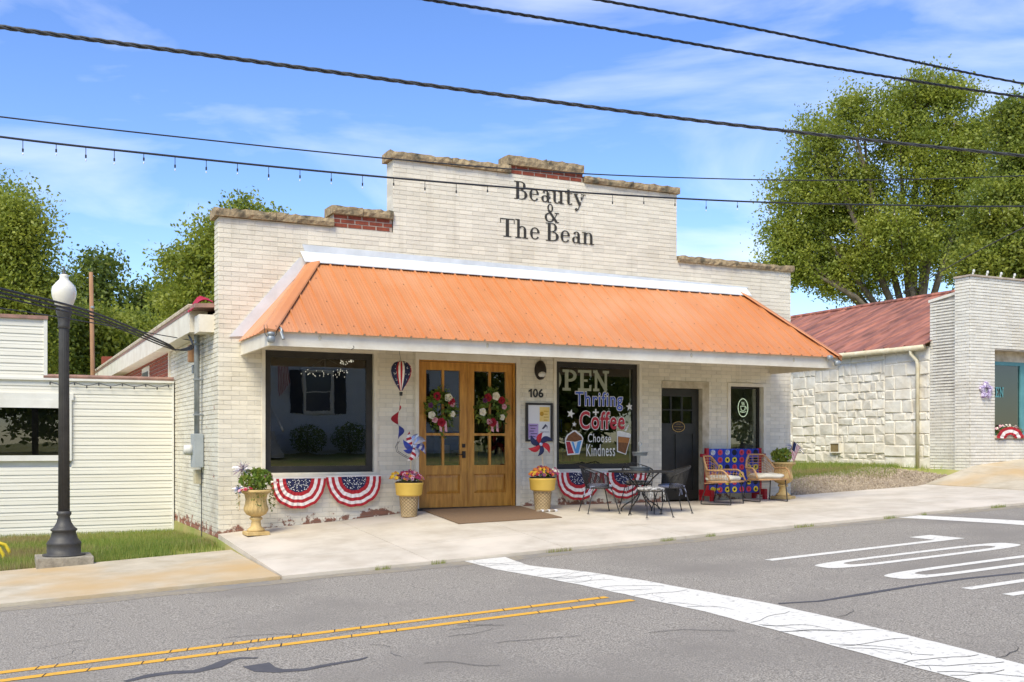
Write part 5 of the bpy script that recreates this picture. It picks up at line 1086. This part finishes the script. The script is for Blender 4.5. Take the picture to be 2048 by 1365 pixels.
# brick wing and pier
ZP = atY(1947, 553, D-.02).z; ZW0, ZW1 = zc(1862, 606), zc(1923, 585)
bw = MB(); bw.prism([(XW+.012, 16.12, -.9), (XW+.012, 17.06, -.9), (XW+.012, 17.06, ZW0), (XW+.012, 16.12, ZW1)], (.3, 0, 0)); bw = bw.build('brick_wing', 'right_joint', t)
wbk = courses([(16.12, 17.06, -.8, min(ZW0, ZW1))], [], .0655, .215, .010, -.8, min(ZW0, ZW1))
lay(wbk, lambda u, z, d: (XW+d, u, z), .014, 'right_brick', bw, 110, lambda q: -q[2])
MB().prism([(XW-.02, 16.10, ZW1), (XW-.02, 17.08, ZW0), (XW-.02, 17.08, ZW0+.06), (XW-.02, 16.10, ZW1+.06)], (.34, 0, 0)).build('wing_coping', 'right_brick', t)
XP = XW-.10; YP = D-.02; WN = (atY(1990, 800, YP).x, 25.5, atY(1990, 877, YP).z, atY(1990, 700, YP).z)
pw = MB().plate([(XP+.012, 32, -.9, ZP)], [WN], YP+.012, YP+.4).build('brick_front', 'right_joint', t)
fbk = courses([(XP, 27, -.85, ZP)], [WN], .0655, .215, .009, -.85, ZP); lay(fbk, lambda u, z, d: (u, YP+d, z), .014, 'right_brick', pw, 180, lambda q: abs(q[0]-19.3)+.2*abs(q[2]-.8))
sbk = courses([(YP, 16.30, -.85, ZP)], [], .0655, .215, .009, -.85, ZP); lay(sbk, lambda u, z, d: (XP+d, u, z), .014, 'right_brick', pw, 0, lambda q: 0)
MB().box(XP-.03, 32, YP-.03, YP+.42, ZP, ZP+.035).build('parapet_tile', 'red_joint', t)
b = MB()
for i in range(22): x_ = XP+.12+i*.42; b.tube([(x_, YP+.05, ZP+.03), (x_, YP+.03, ZP+.10)], .02, 6); b.pillow((x_, YP+.02, ZP+.12), .025, .025, .035, 1, 8, 5)
b.build('festoon_bulbs', 'lens', t)
wfr = MB().plate([(WN[0]+.0, WN[1], WN[2]+.05, WN[3]-.22)], [(WN[0]+.04, WN[0]+1.12, WN[2]+.12, WN[3]-.30), (WN[0]+1.25, WN[1]-.05, WN[2]+.12, WN[3]-.30)], YP+.26, YP+.34).build('window', 'teal', t, bevel=.006)
MB().box(WN[0]+.03, WN[1]-.03, YP+.29, YP+.296, WN[2]+.1, WN[3]-.28).build('pane', 'glass_side', wfr); MB().box(WN[0], WN[1], YP+.25, YP+.38, WN[3]-.22, WN[3]).build('head_board', 'trim_tan', wfr); MB().box(WN[0]-.02, WN[1], YP-.02, YP+.27, WN[2], WN[2]+.06).build('sill', 'trim_tan', wfr)
MB().box(WN[0], WN[1], YP+.9, YP+.92, WN[2], WN[3]).build('window_backing', 'interior_wall', wfr)  # flat dark sheet standing behind the pane
write(SLAB, 'OPEN', WN[0]+.08, WN[0]+.62, atY(2000, 795, YP+.28).z, .22, YP+.28).build('window_lettering', 'teal', wfr)
t3 = thing('window_flowers', (WN[0]+.5, YP+.1, WN[2]+.06), 'pale flowers on the sill of the teal framed window', 'flowers'); leafball((0, 0, .1), .5, .08, .1, 260, .05, ['leaf_b', 'leaf_bright', 'leaf_c'], t3); flowers(t3, (0, -.03, .1), .5, .08, .14, 60, .025, ['fl_cream', 'fl_pink'])
t3 = thing('bunting', (WN[0]+.42, YP-.03, WN[2]+.06), 'red and white bunting over the sill of the teal framed window', 'bunting'); n = 16
for r0, r1, m in ((.30, .40, 'flag_red'), (.20, .30, 'flag_white'), (.12, .20, 'flag_red')):
    b = MB()
    for k in range(n): b.add([(r*1.05*math.cos(math.pi*q/n), -.02-.01*math.sin(q*2), r*.62*math.sin(math.pi*q/n)-.06) for r, q in ((r0, k), (r1, k), (r1, k+1), (r0, k+1))], [(0, 1, 2, 3)])
    b.build('stripe', m, t3, local=True)
sp_ = atY(1972, 781, YP-.03); t3 = thing('star_decoration', sp_, 'purple and white tinsel star on the brick pier', 'decoration'); b = MB()
for q in range(10):
    a, c = Vector(star2(Vector((0, 0, 0)), .21, 0, 0, .5)[q]), Vector(star2(Vector((0, 0, 0)), .21, 0, 0, .5)[(q+1) % 10])
    b.tube([a*.82, c*.82], .038, 7)
    for k in range(26): e = a.lerp(c, random.random())*.82; b.tube([e, e+Vector((random.gauss(0, .03), random.gauss(0, .02)-.02, random.gauss(0, .03)))], .003, 3)
b.build('tinsel', 'star_purple', t3, local=True)
# roof of long rusty sheets
RX, RZ = XW+4.0, 3.95; n = 20
for k in range(n):
    y0, y1 = 17.0+k*.62, 17.0+(k+1)*.62; e = random.uniform(0, .006); b = MB(); vs = []
    for y, h in ((y0, .03), (y0+.03, .03), (y0+.045, 0), (y0+.2, .004), (y0+.4, 0), (y1-.02, 0), (y1-.0, .028)):
        for u in fr(0, 1, 6): vs.append((XW-.16+(RX-XW+.16)*u, y, ZE+.02+(RZ-ZE-.02)*u+h+e+random.uniform(-.006, .006)))
    b.add(vs, [(7*i+j, 7*i+j+1, 7*i+8+j, 7*i+7+j) for i in range(6) for j in range(6)]).build('roof_sheet', 'rust_roof', t)
MB().add([(RX, 17.0, RZ-.02), (RX, 29.4, RZ-.02), (RX+4.2, 29.4, ZE), (RX+4.2, 17.0, ZE)], [(0, 1, 2, 3)]).build('roof_slope', 'rust_roof', t); MB().tube([(RX, 16.95, RZ+.02), (RX, 29.5, RZ+.02)], .06, 8).build('ridge_cap', 'rust_roof', t)
MB().add([(XW+.05, 17.06, ZE-.05), (RX, 17.06, RZ-.03), (RX+4, 17.06, ZE-.05)], [(0, 1, 2)]).build('gable', 'stone_joint', t)
g = MB(); g.tube([(XW-.13, 17.1, ZE-.03), (XW-.13, 29.4, ZE-.03)], .065, 10); g.build('gutter', 'gutter', t, True)
dy_ = atX(1838, 800, XW).y; MB().tube([(XW-.13, dy_+.12, ZE-.05), (XW-.13, dy_+.12, ZE-.16), (XW-.06, dy_+.02, ZE-.30), (XW-.05, dy_, ZE-.40), (XW-.05, dy_, -.6)], .042, 10).build('downpipe', 'gutter', t, True)
# ================================================================ white house across the street, mirrored in the shop windows
HYY = -10.0; t = thing('white_house', (13, HYY-3, -.4), 'white sided house with dark shutters mirrored in the shop window', 'house')
MB().box(7.5, 18.5, HYY-8, HYY-.02, -.6, 4.2).build('wall', 'house_siding', t)
for k in range(30): z = -.3+k*.15; MB().add([(7.5, HYY+.03, z), (18.5, HYY+.03, z), (18.5, HYY-.004, z+.148), (7.5, HYY-.004, z+.148), (7.5, HYY-.02, z), (18.5, HYY-.02, z)], [(3, 2, 1, 0), (0, 1, 5, 4)]).build('siding_board', 'house_siding', t)
MB().add([(7, HYY+.5, 4.15), (19, HYY+.5, 4.15), (19, HYY-4, 6.6), (7, HYY-4, 6.6), (7, HYY-8.5, 4.15), (19, HYY-8.5, 4.15)], [(0, 1, 2, 3), (3, 2, 5, 4), (0, 3, 4), (1, 5, 2)]).build('roof', 'house_roof', t)
for cx in (11.9, 15.6):
    f = MB().plate([(cx-.62, cx+.62, 1.2, 2.95)], [(cx-.5, cx+.5, 1.32, 2.83)], HYY+.02, HYY+.08).build('window', 'white_trim', t); MB().box(cx-.5, cx+.5, HYY+.03, HYY+.04, 1.32, 2.83).build('pane', 'house_glass', f); MB().box(cx-.5, cx+.5, HYY+.045, HYY+.06, 2.05, 2.10).build('meeting_rail', 'white_trim', f)
    for s_ in (-1, 1): MB().box(cx+s_*.9-.24, cx+s_*.9+.24, HYY+.02, HYY+.06, 1.2, 2.95).build('shutter', 'house_shutter', t)
for k in range(6): MB().box(8.6, 10.0, HYY+.02, HYY+2.0-k*.32, -.55+k*.17, -.38+k*.17).build('step', 'concrete', t)
for x_ in (8.65, 9.95): MB().tube([(x_, HYY+2.1, .45), (x_, HYY+.1, 1.5)], .04, 6).build('handrail', 'white_trim', t)
t = thing('house_flag', (10.6, HYY+.1, 2.9), 'flag on a slanted pole on the white house, mirrored in the window', 'flag'); MB().tube([(0, 0, 0), (-.2, .9, .7)], .02, 6).build('pole', 'white_trim', t, local=True)
b = MB()
for s_ in range(13): b.add([(-.2-.02*s_, .9-.05*s_, .68-.04*s_), (-.2-.02*(s_+1), .9-.05*(s_+1), .68-.04*(s_+1)), (-.05-.02*(s_+1), .7-.05*(s_+1), -.55-.04*(s_+1)), (-.05-.02*s_, .7-.05*s_, -.55-.04*s_)], [(0, 1, 2, 3)], s_ % 2)
b.build('cloth', ['flag_red', 'flag_white'], t, local=True)
# ================================================================ trees
def tree(base, lobes, ncl, per, leaf, mats, wts, lab, grp, trunk=.25, spread=.42, name='broadleaf_tree'):
    """lobes: (centre, rx, ry, rz). Leaves sit in clumps spread through each lobe, denser near its skin."""
    t = thing(name, base, lab, 'tree', grp); vol = np.array([l_[1]*l_[2]+l_[1]*l_[3] for l_ in lobes]); vol = vol/vol.sum(); Cs = []
    for l_, f in zip(lobes, vol):
        n = max(4, int(ncl*f)); d = rng.normal(size=(n, 3)); d /= np.linalg.norm(d, axis=1)[:, None]; d *= (.25+.75*rng.random((n, 1))**.45)*(1+.18*rng.normal(size=(n, 1))).clip(.6, 1.12)
        Cs.append(d*np.array(l_[1:4])+np.array(l_[0]))
    C = np.concatenate(Cs); m = len(C); sp_ = spread*(.6+.8*rng.random((m, 1, 1)))
    Lf = (C[:, None, :]+rng.normal(size=(m, per, 3)).clip(-1.7, 1.7)*sp_*np.array([1, 1, .6])).reshape(-1, 3); V, Fc = leafcards(Lf, leaf)
    tone = np.repeat(rng.random(m), per)*.7+rng.random(m*per)*.3; cuts = np.cumsum(wts); mi = np.searchsorted(cuts, tone*cuts[-1]).clip(0, len(mats)-1)
    npmesh('crown', V, Fc, mats, t, mi)
    B = Vector(base); top = sum((Vector(l_[0]) for l_ in lobes), Vector())/len(lobes); g = MB(); fork = B.lerp(Vector((B.x*.7+top.x*.3, B.y*.7+top.y*.3, top.z)), .42)
    g.tube([B, B.lerp(fork, .5)+Vector((.08, 0, 0)), fork], [trunk, trunk*.85, trunk*.72], 9)
    for l_ in lobes:
        c = Vector(l_[0]); mid = fork.lerp(c, .5)+Vector((random.uniform(-.3, .3), random.uniform(-.3, .3), random.uniform(-.1, .5))); g.tube([fork, mid, c], [trunk*.5, trunk*.33, trunk*.12], 7)
        for k in range(4): e = c+Vector((random.uniform(-1, 1)*l_[1], random.uniform(-1, 1)*l_[2], random.uniform(-.3, .9)*l_[3]))*.8; g.tube([mid.lerp(c, random.random()), e], [trunk*.14, trunk*.04], 5)
    g.build('trunk', 'bark', t, True); return t
def ptree(dist, lob, base_px, ncl, per, leaf, mats, wts, lab, grp, zb=-1.7, dr=.8, **kw):
    L_ = []
    for x, y, rx, ry in lob:
        c = atT(x, y, dist+random.uniform(-1, 1)*rx/F*dist*.6); k = dist/F; L_.append((c, rx*k, rx*k*dr, ry*k))
    b = atT(base_px, 887, dist); return tree((b.x, b.y, zb), L_, ncl, per, leaf, mats, wts, lab, grp, **kw)
LG = 'trees behind the left buildings'; RG = 'trees behind the rusty roof'
A3 = ['leaf_a', 'leaf_b', 'leaf_c']
ptree(33, [(-40, 500, 95, 110), (30, 480, 60, 85), (20, 590, 90, 80), (70, 600, 50, 60), (-80, 620, 90, 90), (40, 700, 80, 60), (10, 410, 22, 40)], 0, 1000, 94, .115, A3, (.55, .35, .1), 'tall bright green tree at the left edge above the sided building', LG, spread=.38)
ptree(48, [(190, 545, 40, 48), (165, 600, 40, 40), (222, 590, 26, 40)], 190, 150, 34, .2, ['leaf_c', 'leaf_b'], (.7, .3), 'thin dark tree behind the wooden utility pole', LG, trunk=.18)
ptree(37, [(130, 700, 60, 65), (190, 690, 70, 70), (150, 760, 80, 50)], 160, 600, 54, .16, A3, (.45, .4, .2), 'rounded green tree just right of the street lamp globe', LG)
ptree(41, [(265, 680, 55, 50), (300, 720, 70, 50), (235, 740, 60, 40)], 270, 500, 54, .16, A3, (.35, .45, .25), 'dense low tree behind the eave of the shop', LG)
ptree(50, [(300, 600, 32, 32), (270, 630, 30, 24), (330, 640, 40, 30)], 300, 150, 34, .2, ['leaf_c', 'leaf_b'], (.6, .4), 'small dark tree in the gap of sky left of the shop', LG, trunk=.15)
ptree(39, [(400, 545, 48, 50), (350, 520, 26, 22), (395, 620, 60, 50), (425, 480, 40, 50), (350, 590, 36, 36), (500, 440, 50, 40), (470, 500, 50, 60), (560, 470, 30, 40)], 420, 600, 46, .15, A3, (.5, .35, .15), 'green tree rising behind the left end of the parapet', LG, spread=.34)
ptree(43, [(1640, 300, 62, 75), (1700, 230, 45, 55), (1610, 420, 85, 80), (1580, 520, 60, 60), (1710, 400, 90, 100), (1800, 250, 70, 80), (1850, 180, 45, 40), (1880, 330, 90, 110), (1680, 540, 110, 60), (1800, 480, 90, 80), (1900, 470, 80, 80), (1900, 190, 50, 40), (1570, 470, 40, 30), (1960, 300, 60, 90)], 1840, 1700, 84, .125, A3, (.5, .38, .12), 'tall spreading tree behind the rusty red roof', RG, trunk=.34, spread=.36, dr=.7)
ptree(34, [(2010, 440, 75, 90), (2060, 330, 70, 90), (1980, 530, 70, 60), (2080, 500, 80, 110), (2030, 240, 40, 50)], 2010, 800, 92, .115, A3, (.35, .45, .2), 'dense tree behind the brick pier at the right edge', RG, trunk=.3, spread=.3)
# shrubs across the street, seen only as reflections
for i, (x_, y_, r, lb) in enumerate(((11.2, HYY+1.0, .75, 'round shrub under the window of the white house, mirrored'), (12.9, HYY+1.0, .8, 'round shrub right of the first in the mirrored garden'), (14.6, HYY+1.1, .6, 'lighter low shrub in the mirrored garden'))):
    t = thing('garden_shrub', (x_, y_, G(x_, y_)), lb, 'shrub', 'shrubs before the white house'); leafball((0, 0, r*.8), r, r*.8, r*.8, 1500, .09, ['leaf_b', 'leaf_c'] if i < 2 else ['leaf_bright', 'leaf_b'], t, 'foliage'); MB().tube([(0, 0, 0), (0, 0, r)], .04, 6).build('stem', 'bark', t, local=True)
for i, x_ in enumerate((22, 27, 32.5, 38, 44, 3.6, -1.5)):  # trees added out of view to keep bright sky out of the window reflections
    tree((x_, -13.5, -.4), [((x_, -13.5, 3.2), 2.8, 2, 2.6), ((x_+1, -14, 5.4), 2.2, 2, 1.9), ((x_-1.4, -13, 1.6), 2, 1.6, 1.6)], 260, 40, .3, A3, (.3, .4, .3), ['first', 'second', 'third', 'fourth', 'fifth', 'sixth', 'seventh'][i]+' of the unseen trees added across the street to keep bright sky out of the glass', 'added trees across the street')
